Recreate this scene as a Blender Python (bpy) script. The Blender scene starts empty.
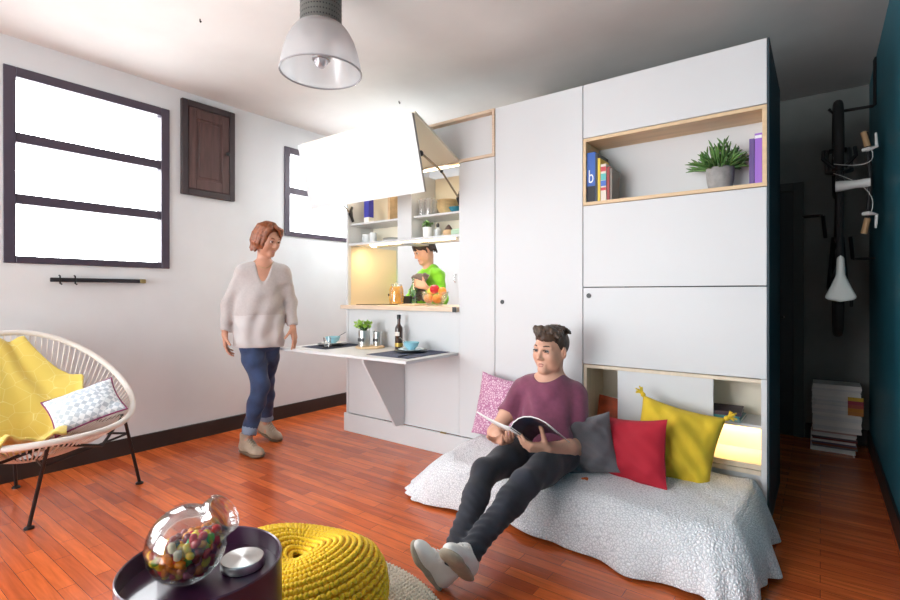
import bpy, bmesh, math, random
import numpy as np
from mathutils import Vector, Matrix
random.seed(7); np.random.seed(7)
SC = bpy.context.scene
COL = SC.collection
PI = math.pi

# ------------------------------------------------------------------ materials
MATS = {}
def mat(name, col, rough=0.5, metal=0.0, noise=0.0, nscale=8.0, bump=0.0, bscale=60.0, spec=0.5, sheen=0.0, coat=0.0, stretch=(1, 1, 1), bdist=0.01, trans=0.0, emit=None):
    if name in MATS: return MATS[name]
    m = bpy.data.materials.new(name); m.use_nodes = True
    nt = m.node_tree; b = nt.nodes['Principled BSDF']
    b.inputs['Base Color'].default_value = (*col, 1); b.inputs['Roughness'].default_value = rough
    b.inputs['Metallic'].default_value = metal; b.inputs['Specular IOR Level'].default_value = spec
    if sheen: b.inputs['Sheen Weight'].default_value = sheen
    if coat: b.inputs['Coat Weight'].default_value = coat
    if trans: b.inputs['Transmission Weight'].default_value = trans
    if emit:
        b.inputs['Emission Color'].default_value = (*emit[0], 1); b.inputs['Emission Strength'].default_value = emit[1]
    tc = nt.nodes.new('ShaderNodeTexCoord'); mp = nt.nodes.new('ShaderNodeMapping'); mp.inputs['Scale'].default_value = stretch
    nt.links.new(tc.outputs['Object'], mp.inputs['Vector'])
    if noise:
        n = nt.nodes.new('ShaderNodeTexNoise'); n.inputs['Scale'].default_value = nscale; n.inputs['Detail'].default_value = 4
        nt.links.new(mp.outputs[0], n.inputs['Vector'])
        r = nt.nodes.new('ShaderNodeValToRGB')
        r.color_ramp.elements[0].position = .3; r.color_ramp.elements[1].position = .7
        r.color_ramp.elements[0].color = (*[max(0, c * (1 - noise)) for c in col], 1)
        r.color_ramp.elements[1].color = (*[min(1, c * (1 + noise)) for c in col], 1)
        nt.links.new(n.outputs['Fac'], r.inputs[0]); nt.links.new(r.outputs[0], b.inputs['Base Color'])
    if bump:
        n = nt.nodes.new('ShaderNodeTexNoise'); n.inputs['Scale'].default_value = bscale; n.inputs['Detail'].default_value = 3
        nt.links.new(mp.outputs[0], n.inputs['Vector'])
        bp = nt.nodes.new('ShaderNodeBump'); bp.inputs['Strength'].default_value = bump; bp.inputs['Distance'].default_value = bdist
        nt.links.new(n.outputs['Fac'], bp.inputs['Height']); nt.links.new(bp.outputs[0], b.inputs['Normal'])
    MATS[name] = m
    return m

def mix_pattern(name, c1, c2, kind='voronoi', scale=40, rough=.8, lo=.4, hi=.5, bump=.3, bdist=.004, stretch=(1, 1, 1), rot=(0, 0, 0), feature='F1', sheen=0.0):
    m = bpy.data.materials.new(name); m.use_nodes = True
    nt = m.node_tree; b = nt.nodes['Principled BSDF']; b.inputs['Roughness'].default_value = rough
    if sheen: b.inputs['Sheen Weight'].default_value = sheen
    tc = nt.nodes.new('ShaderNodeTexCoord'); mp = nt.nodes.new('ShaderNodeMapping')
    mp.inputs['Scale'].default_value = stretch; mp.inputs['Rotation'].default_value = rot
    nt.links.new(tc.outputs['Object'], mp.inputs['Vector'])
    if kind == 'voronoi':
        t = nt.nodes.new('ShaderNodeTexVoronoi'); t.feature = feature; t.inputs['Scale'].default_value = scale; out = t.outputs['Distance']
    elif kind == 'checker':
        t = nt.nodes.new('ShaderNodeTexChecker'); t.inputs['Scale'].default_value = scale; out = t.outputs['Fac']
    elif kind == 'wave':
        t = nt.nodes.new('ShaderNodeTexWave'); t.inputs['Scale'].default_value = scale; t.inputs['Distortion'].default_value = 1.0; out = t.outputs['Fac']
    else:
        t = nt.nodes.new('ShaderNodeTexNoise'); t.inputs['Scale'].default_value = scale; t.inputs['Detail'].default_value = 3; out = t.outputs['Fac']
    nt.links.new(mp.outputs[0], t.inputs['Vector'])
    r = nt.nodes.new('ShaderNodeValToRGB'); r.color_ramp.elements[0].position = lo; r.color_ramp.elements[1].position = hi
    r.color_ramp.elements[0].color = (*c1, 1); r.color_ramp.elements[1].color = (*c2, 1)
    nt.links.new(out, r.inputs[0]); nt.links.new(r.outputs[0], b.inputs['Base Color'])
    if bump:
        bp = nt.nodes.new('ShaderNodeBump'); bp.inputs['Strength'].default_value = bump; bp.inputs['Distance'].default_value = bdist
        nt.links.new(out, bp.inputs['Height']); nt.links.new(bp.outputs[0], b.inputs['Normal'])
    MATS[name] = m
    return m

def glass_mat(name, tint=(1, 1, 1), alpha=.12, rough=.03, milk=0.0):
    """thin clear glass: see-through with a reflective skin"""
    m = bpy.data.materials.new(name); m.use_nodes = True; nt = m.node_tree; nt.nodes.clear()
    o = nt.nodes.new('ShaderNodeOutputMaterial'); mx = nt.nodes.new('ShaderNodeMixShader')
    tr = nt.nodes.new('ShaderNodeBsdfTransparent'); tr.inputs[0].default_value = (*tint, 1)
    gl = nt.nodes.new('ShaderNodeBsdfGlossy'); gl.inputs['Roughness'].default_value = rough
    lw = nt.nodes.new('ShaderNodeLayerWeight'); lw.inputs['Blend'].default_value = .35
    ad = nt.nodes.new('ShaderNodeMath'); ad.operation = 'MULTIPLY_ADD'; ad.inputs[1].default_value = .55; ad.inputs[2].default_value = alpha * .4; ad.use_clamp = True
    nt.links.new(lw.outputs['Fresnel'], ad.inputs[0]); nt.links.new(ad.outputs[0], mx.inputs[0])
    nt.links.new(tr.outputs[0], mx.inputs[1]); nt.links.new(gl.outputs[0], mx.inputs[2]); nt.links.new(mx.outputs[0], o.inputs[0])
    if milk:
        df = nt.nodes.new('ShaderNodeBsdfDiffuse'); df.inputs[0].default_value = (.8, .8, .81, 1); tl = nt.nodes.new('ShaderNodeBsdfTranslucent'); tl.inputs[0].default_value = (.8, .8, .81, 1)
        m1 = nt.nodes.new('ShaderNodeMixShader'); m1.inputs[0].default_value = .5; nt.links.new(df.outputs[0], m1.inputs[1]); nt.links.new(tl.outputs[0], m1.inputs[2])
        m2 = nt.nodes.new('ShaderNodeMixShader'); m2.inputs[0].default_value = milk; nt.links.new(mx.outputs[0], m2.inputs[1]); nt.links.new(m1.outputs[0], m2.inputs[2]); nt.links.new(m2.outputs[0], o.inputs[0])
    MATS[name] = m
    return m

def floor_mat():
    m = bpy.data.materials.new('red_wood_floor'); m.use_nodes = True; nt = m.node_tree; b = nt.nodes['Principled BSDF']
    tc = nt.nodes.new('ShaderNodeTexCoord')
    br = nt.nodes.new('ShaderNodeTexBrick'); br.offset = .37; br.offset_frequency = 2
    br.inputs['Scale'].default_value = 1; br.inputs['Brick Width'].default_value = .46; br.inputs['Row Height'].default_value = .066
    br.inputs['Mortar Size'].default_value = .0009; br.inputs['Mortar Smooth'].default_value = .3; br.inputs['Bias'].default_value = 0
    br.inputs['Color1'].default_value = (.72, .165, .040, 1); br.inputs['Color2'].default_value = (.42, .078, .022, 1); br.inputs['Mortar'].default_value = (.085, .016, .007, 1)
    nt.links.new(tc.outputs['Object'], br.inputs['Vector'])
    mp = nt.nodes.new('ShaderNodeMapping'); mp.inputs['Scale'].default_value = (2.2, 26, 1); nt.links.new(tc.outputs['Object'], mp.inputs['Vector'])
    n = nt.nodes.new('ShaderNodeTexNoise'); n.inputs['Scale'].default_value = 1.6; n.inputs['Detail'].default_value = 6; n.inputs['Distortion'].default_value = .6
    nt.links.new(mp.outputs[0], n.inputs['Vector'])
    r = nt.nodes.new('ShaderNodeValToRGB'); r.color_ramp.elements[0].position = .3; r.color_ramp.elements[1].position = .72
    r.color_ramp.elements[0].color = (.78, .73, .68, 1); r.color_ramp.elements[1].color = (1.25, 1.2, 1.15, 1)
    nt.links.new(n.outputs['Fac'], r.inputs[0])
    mx = nt.nodes.new('ShaderNodeMix'); mx.data_type = 'RGBA'; mx.blend_type = 'MULTIPLY'; mx.inputs[0].default_value = 1
    nt.links.new(br.outputs['Color'], mx.inputs[6]); nt.links.new(r.outputs[0], mx.inputs[7]); nt.links.new(mx.outputs[2], b.inputs['Base Color'])
    b.inputs['Roughness'].default_value = .23; b.inputs['Specular IOR Level'].default_value = .85
    bp = nt.nodes.new('ShaderNodeBump'); bp.inputs['Strength'].default_value = .08; bp.inputs['Distance'].default_value = .002
    nt.links.new(n.outputs['Fac'], bp.inputs['Height']); nt.links.new(bp.outputs[0], b.inputs['Normal'])
    return m

M = {}
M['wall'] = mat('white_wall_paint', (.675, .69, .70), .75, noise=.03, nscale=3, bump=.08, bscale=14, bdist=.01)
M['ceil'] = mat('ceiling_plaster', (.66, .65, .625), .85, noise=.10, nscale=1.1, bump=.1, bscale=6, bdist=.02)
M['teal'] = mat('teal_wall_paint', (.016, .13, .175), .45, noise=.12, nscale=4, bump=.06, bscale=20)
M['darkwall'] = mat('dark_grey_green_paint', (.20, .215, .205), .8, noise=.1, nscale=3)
M['floor'] = floor_mat()
M['base_dark'] = mat('dark_brown_baseboard', (.022, .014, .012), .45, noise=.3, nscale=6)
M['wframe'] = mat('aubergine_window_frame', (.060, .044, .066), .4)
M['hatch'] = mat('dark_brown_stained_wood', (.085, .042, .038), .5, noise=.3, nscale=7, stretch=(6, 6, .7))
M['hatch_frame'] = mat('darker_brown_wood', (.036, .024, .027), .5, noise=.2, nscale=8)
M['white'] = mat('white_laminate', (.615, .625, .632), .42, noise=.012, nscale=2.5)
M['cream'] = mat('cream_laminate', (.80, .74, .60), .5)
M['ply'] = mat('birch_plywood_edge', (.64, .48, .345), .5, noise=.16, nscale=9, stretch=(1, 3, 18))
M['plyface'] = mat('birch_plywood_face', (.68, .49, .29), .5, noise=.1, nscale=3, stretch=(1, 8, 8))
M['black'] = mat('black_paint', (.012, .012, .013), .4)
M['bmetal'] = mat('black_metal', (.014, .013, .014), .38, metal=.3)
M['steel'] = mat('brushed_steel', (.68, .68, .67), .26, metal=1, noise=.12, nscale=3, stretch=(1, 1, 40))
M['chrome'] = mat('polished_chrome', (.8, .8, .8), .12, metal=1)
M['brass'] = mat('aged_brass', (.36, .28, .12), .35, metal=.9)
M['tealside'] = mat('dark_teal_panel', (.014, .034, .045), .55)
M['glass'] = glass_mat('clear_glass')
M['pale_glass'] = glass_mat('pale_pressed_glass', milk=.22)
M['frost'] = glass_mat('window_glass', alpha=.05)
M['led'] = mat('warm_led', (1, .8, .5), .5, emit=((1, .74, .38), 14))
M['ceramic_w'] = mat('white_ceramic', (.80, .80, .78), .22)
M['ceramic_b'] = mat('sky_blue_ceramic', (.28, .56, .66), .2)
M['ceramic_k'] = mat('black_stoneware', (.018, .018, .022), .35)
M['teal_c'] = mat('dark_turquoise_ceramic', (.02, .20, .28), .25)
M['navy'] = mix_pattern('navy_striped_cloth', (.018, .026, .065), (.10, .13, .22), 'wave', 26, lo=.55, hi=.75, bump=.2, bdist=.001)
M['navyplain'] = mat('navy_cloth', (.02, .027, .06), .85, bump=.3, bscale=300, bdist=.001)
M['leaf'] = mat('green_leaf', (.075, .19, .03), .45, noise=.3, nscale=30)
M['leaf_pale'] = mat('pale_herb_leaf', (.30, .52, .08), .5, noise=.3, nscale=40)
M['leaf_dark'] = mat('dark_succulent_leaf', (.085, .19, .045), .4, noise=.3, nscale=30)
M['concrete'] = mat('grey_concrete', (.30, .29, .28), .85, noise=.18, nscale=25, bump=.3, bscale=60, bdist=.003)
M['soil'] = mat('dark_soil', (.03, .02, .015), .95, bump=.8, bscale=90)
M['skin'] = mat('skin', (.62, .34, .235), .48, noise=.06, nscale=14)
M['skin_w'] = mat('tanned_skin', (.50, .245, .16), .48, noise=.07, nscale=14)
M['lip'] = mat('lips', (.46, .17, .14), .4)
M['brow'] = mat('brow_hair', (.05, .026, .016), .7)
M['eyew'] = mat('eye_white', (.72, .70, .68), .2)
M['iris'] = mat('dark_iris', (.035, .022, .015), .15)
M['hair_b'] = mat('dark_brown_hair', (.050, .026, .014), .5, noise=.5, nscale=60, bump=.5, bscale=90, bdist=.004)
M['hair_w'] = mat('auburn_hair', (.21, .058, .018), .5, noise=.5, nscale=45, bump=.5, bscale=80, bdist=.004)
M['hair_k'] = mat('dark_hair', (.038, .020, .014), .5, noise=.4, nscale=60, bump=.5, bscale=90, bdist=.004)

# ------------------------------------------------------------------ mesh builder
class MB:
    def __init__(s, o=(0, 0, 0)):
        s.v = []; s.f = []; s.mi = []; s.o = Vector(o); s.X = Matrix.Identity(4)
    def _add(s, vs, fs, mi=0):
        n = len(s.v); s.v += [s.X @ Vector(p) for p in vs]; s.f += [[i + n for i in q] for q in fs]; s.mi += [mi] * len(fs)
        return s
    def box(s, c, d, rot=None, bevel=0.0, mi=0, seg=1):
        bm = bmesh.new(); bmesh.ops.create_cube(bm, size=1)
        for v in bm.verts: v.co = Vector((v.co.x * d[0], v.co.y * d[1], v.co.z * d[2]))
        if bevel: bmesh.ops.bevel(bm, geom=bm.edges[:] , offset=bevel, segments=seg, affect='EDGES', profile=.5)
        R = (rot.to_4x4() if rot is not None else Matrix.Identity(4))
        bm.verts.index_update()
        s._add([Vector(c) + (R @ v.co) for v in bm.verts], [[v.index for v in f.verts] for f in bm.faces], mi)
        bm.free(); return s
    def bx(s, x0, x1, y0, y1, z0, z1, bevel=0.0, mi=0):
        return s.box(((x0 + x1) / 2, (y0 + y1) / 2, (z0 + z1) / 2), (abs(x1 - x0), abs(y1 - y0), abs(z1 - z0)), bevel=bevel, mi=mi)
    def tube(s, pts, r, n=8, mi=0, closed=False, cap=True):
        pts = [Vector(p) for p in pts]; N = len(pts)
        rs = r if isinstance(r, (list, tuple)) else [r] * N
        vs = []; fs = []; up = None
        for i, p in enumerate(pts):
            if closed: t = pts[(i + 1) % N] - pts[i - 1]
            else: t = pts[min(i + 1, N - 1)] - pts[max(i - 1, 0)]
            if t.length < 1e-9: t = Vector((0, 0, 1))
            t.normalize()
            if up is None:
                up = Vector((0, 0, 1)) if abs(t.z) < .9 else Vector((1, 0, 0))
            a = up - t * up.dot(t)
            if a.length < 1e-6: a = t.orthogonal()
            a.normalize(); b = t.cross(a); up = a
            for k in range(n):
                an = 2 * PI * k / n; vs.append(p + (a * math.cos(an) + b * math.sin(an)) * rs[i])
        rng = N if closed else N - 1
        for i in range(rng):
            j = (i + 1) % N
            for k in range(n):
                l = (k + 1) % n; fs.append([i * n + k, i * n + l, j * n + l, j * n + k])
        if cap and not closed:
            fs.append(list(range(n))[::-1]); fs.append([(N - 1) * n + k for k in range(n)])
        return s._add(vs, fs, mi)
    def lathe(s, prof, c=(0, 0, 0), R=None, n=32, mi=0, closed=False):
        """prof: list of (r, z); revolved round z at c, turned by R"""
        R = R if R is not None else Matrix.Identity(3); c = Vector(c); vs = []; fs = []
        N = len(prof)
        for (r, z) in prof:
            for k in range(n):
                a = 2 * PI * k / n; vs.append(c + R @ Vector((r * math.cos(a), r * math.sin(a), z)))
        for i in range(N if closed else N - 1):
            j = (i + 1) % N
            for k in range(n):
                l = (k + 1) % n; fs.append([i * n + k, i * n + l, j * n + l, j * n + k])
        if not closed:
            if prof[0][0] > 1e-5: fs.append(list(range(n))[::-1])
            if prof[-1][0] > 1e-5: fs.append([(N - 1) * n + k for k in range(n)])
        return s._add(vs, fs, mi)
    def ell(s, c, r, R=None, nu=16, nv=10, mi=0):
        R = R if R is not None else Matrix.Identity(3); c = Vector(c); vs = []; fs = []
        for j in range(nv + 1):
            th = PI * j / nv
            for k in range(nu):
                a = 2 * PI * k / nu
                vs.append(c + R @ Vector((r[0] * math.sin(th) * math.cos(a), r[1] * math.sin(th) * math.sin(a), -r[2] * math.cos(th))))
        for j in range(nv):
            for k in range(nu):
                l = (k + 1) % nu; fs.append([j * nu + k, j * nu + l, (j + 1) * nu + l, (j + 1) * nu + k])
        return s._add(vs, fs, mi)
    def grid(s, fn, nu, nv, mi=0, wrapu=False):
        vs = []; fs = []
        for j in range(nv + 1):
            for i in range(nu if wrapu else nu + 1): vs.append(fn(i / nu, j / nv))
        w = nu if wrapu else nu + 1
        for j in range(nv):
            for i in range(nu):
                l = (i + 1) % w; fs.append([j * w + i, j * w + l, (j + 1) * w + l, (j + 1) * w + i])
        return s._add(vs, fs, mi)
    def prism(s, poly, d, mi=0):
        """closed polygon (3D points) extruded by vector d"""
        n = len(poly); d = Vector(d); P_ = [Vector(p) for p in poly]
        vs = P_ + [p + d for p in P_]
        fs = [list(range(n))[::-1], [n + i for i in range(n)]] + [[i, (i + 1) % n, n + (i + 1) % n, n + i] for i in range(n)]
        return s._add(vs, fs, mi)
    def mesh(s, name, mats, smooth=True, angle=40, fix=True):
        me = bpy.data.meshes.new(name)
        me.from_pydata([tuple(v - s.o) for v in s.v], [], s.f)
        for m in (mats if isinstance(mats, (list, tuple)) else [mats]): me.materials.append(m)
        me.polygons.foreach_set('material_index', s.mi)
        if fix:
            bm = bmesh.new(); bm.from_mesh(me); bmesh.ops.remove_doubles(bm, verts=bm.verts, dist=1e-5)
            bmesh.ops.recalc_face_normals(bm, faces=bm.faces); bm.to_mesh(me); bm.free()
        if smooth:
            me.polygons.foreach_set('use_smooth', [True] * len(me.polygons))
            if angle < 180: me.set_sharp_from_angle(angle=math.radians(angle))
        return me

def _link(o, parent=None):
    COL.objects.link(o)
    if parent is not None: o.parent = parent
    return o
def tag(o, label, cat, group=None):
    o['label'] = label; o['category'] = cat
    if group: o['group'] = group
    return o
def thing(name, label, cat, loc=(0, 0, 0), rz=0.0, group=None):
    o = bpy.data.objects.new(name, None); o.location = loc; o.rotation_euler = (0, 0, rz); o.empty_display_size = .05
    _link(o); return tag(o, label, cat, group)
def part(name, mb, m, parent, label=None, smooth=True, angle=40):
    """mb in world coordinates: its origin is set to the thing's location"""
    root = parent
    while root.parent is not None: root = root.parent
    if not getattr(mb, 'local', False): mb.o = Vector(root.location)
    o = bpy.data.objects.new(name, mb.mesh(name, m, smooth, angle)); _link(o, parent)
    if label: o['label'] = label
    return o
def LB():
    b = MB(); b.local = True; return b
def solo(name, mb, m, label, cat, group=None, smooth=True, angle=40, at=None):
    """a thing that is one mesh, its origin at its base"""
    if at is None:
        xs = [v.x for v in mb.v]; ys = [v.y for v in mb.v]; zs = [v.z for v in mb.v]
        at = ((min(xs) + max(xs)) / 2, (min(ys) + max(ys)) / 2, min(zs))
    mb.o = Vector(at)
    o = bpy.data.objects.new(name, mb.mesh(name, m, smooth, angle)); o.location = at; _link(o)
    return tag(o, label, cat, group)
def struct(name, mb, m, parent=None, smooth=False):
    o = bpy.data.objects.new(name, mb.mesh(name, m, smooth)); _link(o, parent)
    o['kind'] = 'structure'
    return o
def copy_tree(o, parent=None):
    c = o.copy(); COL.objects.link(c); c.parent = parent
    for ch in list(o.children): copy_tree(ch, c)
    return c
def rotm(axis, deg): return Matrix.Rotation(math.radians(deg), 3, axis)
def frame(zdir, xhint=(1, 0, 0)):
    z = Vector(zdir).normalized(); x = Vector(xhint); x = (x - z * x.dot(z)).normalized(); y = z.cross(x)
    return Matrix((x, y, z)).transposed()
# ------------------------------------------------------------------ camera, world, daylight
YAW = math.radians(36.68)
cam = bpy.data.cameras.new('camera'); cam.sensor_width = 36; cam.sensor_fit = 'HORIZONTAL'; cam.lens = 36 * 497 / 900
cam.shift_y = -6.6 / 900; cam.clip_start = .02
co = bpy.data.objects.new('camera', cam); co.location = (0, 0, 1.2); co.rotation_euler = (PI / 2, 0, YAW); COL.objects.link(co); SC.camera = co
w = bpy.data.worlds.new('daylight'); SC.world = w; w.use_nodes = True
w.node_tree.nodes['Background'].inputs[0].default_value = (.93, .97, 1, 1); w.node_tree.nodes['Background'].inputs[1].default_value = 15.5
SC.view_settings.view_transform = 'Standard'; SC.view_settings.look = 'None'; SC.view_settings.gamma = 1
SC.view_settings.exposure = 0.07; SC.view_settings.use_curve_mapping = False
SC.cycles.use_denoising = True; SC.cycles.max_bounces = 10; SC.cycles.diffuse_bounces = 6; SC.cycles.transparent_max_bounces = 24
SC.cycles.sample_clamp_indirect = 6

# ------------------------------------------------------------------ the room
XL, XR, YB, YF, ZC = -4.14, .31, 5.1, -3.0, 2.84
struct('floor', MB().bx(XL - .2, XR + .2, YF - .2, YB + .2, -.1, 0), M['floor'])
struct('ceiling', MB().bx(XL - .2, XR + .2, YF - .2, YB + .2, ZC, ZC + .15), M['ceil'])
WIN = [(-2.7, -1.35, .75, 2.65), (-1.0, .35, .75, 2.65), (.83, 1.83, 1.395, 2.652), (2.885, 3.95, 1.757, 2.62)]  # first two are unseen windows, added to let in fill daylight
b = MB(); y = YF
for (y0, y1, z0, z1) in WIN:
    b.bx(XL - .2, XL, y, y0, 0, ZC); b.bx(XL - .2, XL, y0, y1, 0, z0); b.bx(XL - .2, XL, y0, y1, z1, ZC); y = y1
b.bx(XL - .2, XL, y, YB, 0, ZC)
struct('wall_left', b, M['wall'])
struct('wall_right', MB().bx(XR, XR + .15, YF, YB, 0, ZC), M['teal'])
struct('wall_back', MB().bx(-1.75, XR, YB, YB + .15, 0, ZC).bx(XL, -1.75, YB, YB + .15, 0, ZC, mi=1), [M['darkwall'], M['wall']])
FW = (-3.7, -1.15, .2, 2.7)  # front window out of view, added and sized for frontal fill daylight
b = MB(); b.bx(XL, FW[0], YF - .15, YF, 0, ZC); b.bx(FW[1], XR, YF - .15, YF, 0, ZC); b.bx(FW[0], FW[1], YF - .15, YF, 0, FW[2]); b.bx(FW[0], FW[1], YF - .15, YF, FW[3], ZC)
struct('wall_front', b, M['wall'])
struct('wall_light_stop', MB().bx(-1.9, -1.88, 3.79, YB, 0, ZC).bx(-1.88, -1.8, 3.79, YB, 0, ZC, mi=1), [M['wall'], M['darkwall']])  # unseen partition, added to keep kitchen light out of the corridor
b = MB(); b.bx(XL, XL + .014, YF, YB, 0, .125, bevel=.003); struct('baseboard_left', b, M['base_dark'])
b = MB(); b.bx(XR - .014, XR, YF, YB, 0, .125, bevel=.003); struct('baseboard_right', b, M['base_dark'])
b = MB(); b.bx(-.1, XR - .014, YB - .014, YB, 0, .125, bevel=.003); struct('baseboard_back', b, M['base_dark'])
# windows
for i, (y0, y1, z0, z1) in enumerate(WIN):
    n = [3, 4, 1, 2][i]
    fw = .062; xi, xo = XL + .012, XL - .07
    b = MB()
    b.bx(xo, xi, y0, y0 + fw, z0, z1, .003); b.bx(xo, xi, y1 - fw, y1, z0, z1, .003)
    b.bx(xo, xi, y0 + fw, y1 - fw, z0, z0 + fw * .75, .003); b.bx(xo, xi, y0 + fw, y1 - fw, z1 - fw, z1, .003)
    bars = {1: [1.81, 2.205], 2: [2.205]}.get(n, [1.35, 2.0])
    for zb in bars: b.bx(xo + .01, xi - .008, y0 + fw, y1 - fw, zb - .032, zb + .032, .003)
    wroot = struct('window_%d' % n, b, M['wframe'])
    zs = [z0 + fw * .75] + bars + [z1 - fw]
    for k in range(len(zs) - 1):
        a0 = zs[k] + (.032 if k else 0); a1 = zs[k + 1] - (.032 if k < len(zs) - 2 else 0)
        g = struct('window_pane', MB().bx(XL - .045, XL - .039, y0 + fw, y1 - fw, a0, a1), M['frost'], wroot)
    L = bpy.data.lights.new('window_daylight', 'AREA'); L.shape = 'RECTANGLE'; L.size = y1 - y0; L.size_y = z1 - z0; L.cycles.is_portal = True
    lo = bpy.data.objects.new('window_daylight', L); lo.location = (XL - .1, (y0 + y1) / 2, (z0 + z1) / 2); lo.rotation_euler = (0, -PI / 2, 0); COL.objects.link(lo)
    lo.rotation_euler = (PI / 2, 0, -PI / 2)
b = MB()
for k in range(4):
    xx = FW[0] + (FW[1] - FW[0] - .06) * k / 3; b.bx(xx, xx + .06, YF - .08, YF, FW[2], FW[3], .003)
b.bx(FW[0], FW[1], YF - .08, YF, FW[2], FW[2] + .06); b.bx(FW[0], FW[1], YF - .08, YF, FW[3] - .06, FW[3])
wroot = struct('window_5', b, M['wframe'])
struct('window_pane', MB().bx(FW[0] + .06, FW[1] - .06, YF - .05, YF - .044, FW[2] + .06, FW[3] - .06), M['frost'], wroot)
L = bpy.data.lights.new('window_daylight', 'AREA'); L.shape = 'RECTANGLE'; L.size = FW[1] - FW[0]; L.size_y = FW[3] - FW[2]; L.cycles.is_portal = True
lo = bpy.data.objects.new('window_daylight', L); lo.location = ((FW[0] + FW[1]) / 2, YF - .12, (FW[2] + FW[3]) / 2); lo.rotation_euler = (PI / 2, 0, 0); COL.objects.link(lo)
# dark door at the end of the corridor
b = MB(); b.bx(-1.1, -1.03, YB - .03, YB, 0, 2.13, .003); b.bx(-.18, -.11, YB - .03, YB, 0, 2.13, .003); b.bx(-1.03, -.18, YB - .03, YB, 2.06, 2.13, .003)
dr = struct('door_1', b, mat('charcoal_door_frame', (.06, .065, .065), .6))
struct('door_panel', MB().bx(-1.03, -.18, YB - .018, YB - .004, 0.005, 2.06, .002), mat('black_door_leaf', (.016, .018, .02), .5), dr)
b = MB(); b.tube([(-.25, YB - .02, 1.0), (-.25, YB - .06, 1.0), (-.36, YB - .06, 1.0)], .009); struct('door_handle', b, M['bmetal'], dr)

# ------------------------------------------------------------------ left wall: hatch, rail
t = thing('wall_hatch', 'small dark brown wooden hatch door on the white wall between the windows', 'hatch', (XL, 2.14, 2.004))
b = MB(); y0, y1, z0, z1 = 1.914, 2.366, 2.004, 2.775
b.bx(XL, XL + .035, y0, y0 + .05, z0, z1, .004); b.bx(XL, XL + .035, y1 - .05, y1, z0, z1, .004)
b.bx(XL, XL + .035, y0 + .05, y1 - .05, z0, z0 + .05, .004); b.bx(XL, XL + .035, y0 + .05, y1 - .05, z1 - .05, z1, .004)
part('frame', b, M['hatch_frame'], t)
b = MB(); b.bx(XL, XL + .022, y0 + .05, y1 - .05, z0 + .05, z1 - .05)
a0, a1, c0, c1 = y0 + .056, y1 - .056, z0 + .056, z1 - .056
for q in ((a0, a0 + .06, c0, c1), (a1 - .06, a1, c0, c1), (a0 + .06, a1 - .06, c0, c0 + .08), (a0 + .06, a1 - .06, c1 - .08, c1)):
    b.bx(XL + .01, XL + .031, *q, .003)
b.bx(XL + .01, XL + .027, a0 + .082, a1 - .082, c0 + .10, c1 - .10, .006)
dp = part('door', b, M['hatch'], t)
b = MB(); b.ell((XL + .05, y1 - .075, 2.40), (.018, .016, .016)); b.tube([(XL + .03, y1 - .075, 2.40), (XL + .05, y1 - .075, 2.40)], .007)
part('knob', b, M['black'], dp)

t = thing('hook_rail', 'narrow dark metal rail on the wall under the big window', 'rail', (XL, 1.35, 1.275))
b = MB(); b.bx(XL + .012, XL + .03, 1.065, 1.61, 1.278, 1.306, .003); b.bx(XL, XL + .014, 1.2, 1.23, 1.283, 1.3); b.bx(XL, XL + .014, 1.5, 1.53, 1.283, 1.3)
part('bar', b, mat('gunmetal', (.045, .04, .045), .35, metal=.6), t)
part('end_cap', MB().bx(XL + .011, XL + .031, 1.61, 1.65, 1.277, 1.307, .003), M['brass'], t, 'brass end cap')
for yy in (1.115, 1.20):
    b = MB(); b.tube([(XL + .02, yy, 1.322), (XL + .036, yy, 1.318), (XL + .042, yy, 1.292), (XL + .038, yy, 1.268), (XL + .055, yy + .004, 1.262)], .005)
    part('hook', b, M['bmetal'], t)

# ------------------------------------------------------------------ cabinet wall: kitchen unit
YC = 2.96
t = thing('kitchen_unit', 'white kitchen cabinet with serving hatch, shelves and raised folding door', 'kitchen cabinet', (-2.58, YC, 0))
KU = t
part('side_panel', MB().bx(-3.34, -3.318, YC, 3.6, 0, 2.49, .001), M['white'], t)
part('side_panel', MB().bx(-2.122, -2.10, YC + .02, 3.6, 0, 2.155, .001), M['white'], t)
part('lower_panel', MB().bx(-3.316, -2.124, YC + .002, YC + .02, .158, 1.064, .001), M['white'], t)
part('filler_panel', MB().bx(-2.122, -1.8165, YC, YC + .02, .158, 2.154, .0015), M['white'], t)
part('plinth', MB().bx(-3.352, -1.8165, YC - .018, YC, 0, .155, .0015), M['white'], t)
part('back_panel', MB().bx(-3.318, -2.122, 3.58, 3.6, 0, 1.064), M['white'], t)
# framed panel above the opening
b = MB(); b.bx(-3.318, -1.8165, YC - .004, YC + .07, 2.157, 2.178, .001); b.bx(-3.318, -1.8165, YC - .004, YC + .07, 2.468, 2.489, .001)
b.bx(-1.8375, -1.8165, YC - .004, YC + .07, 2.178, 2.468, .001); b.bx(-3.318, -3.297, YC - .004, YC + .07, 2.178, 2.468, .001)
part('niche_frame', b, M['ply'], t, 'plywood edged frame')
part('niche_panel', MB().bx(-3.297, -1.8375, YC + .05, YC + .065, 2.178, 2.468), M['white'], t)
part('top_panel', MB().bx(-3.318, -1.8165, YC + .071, 3.6, 2.470, 2.489), M['white'], t)
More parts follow.
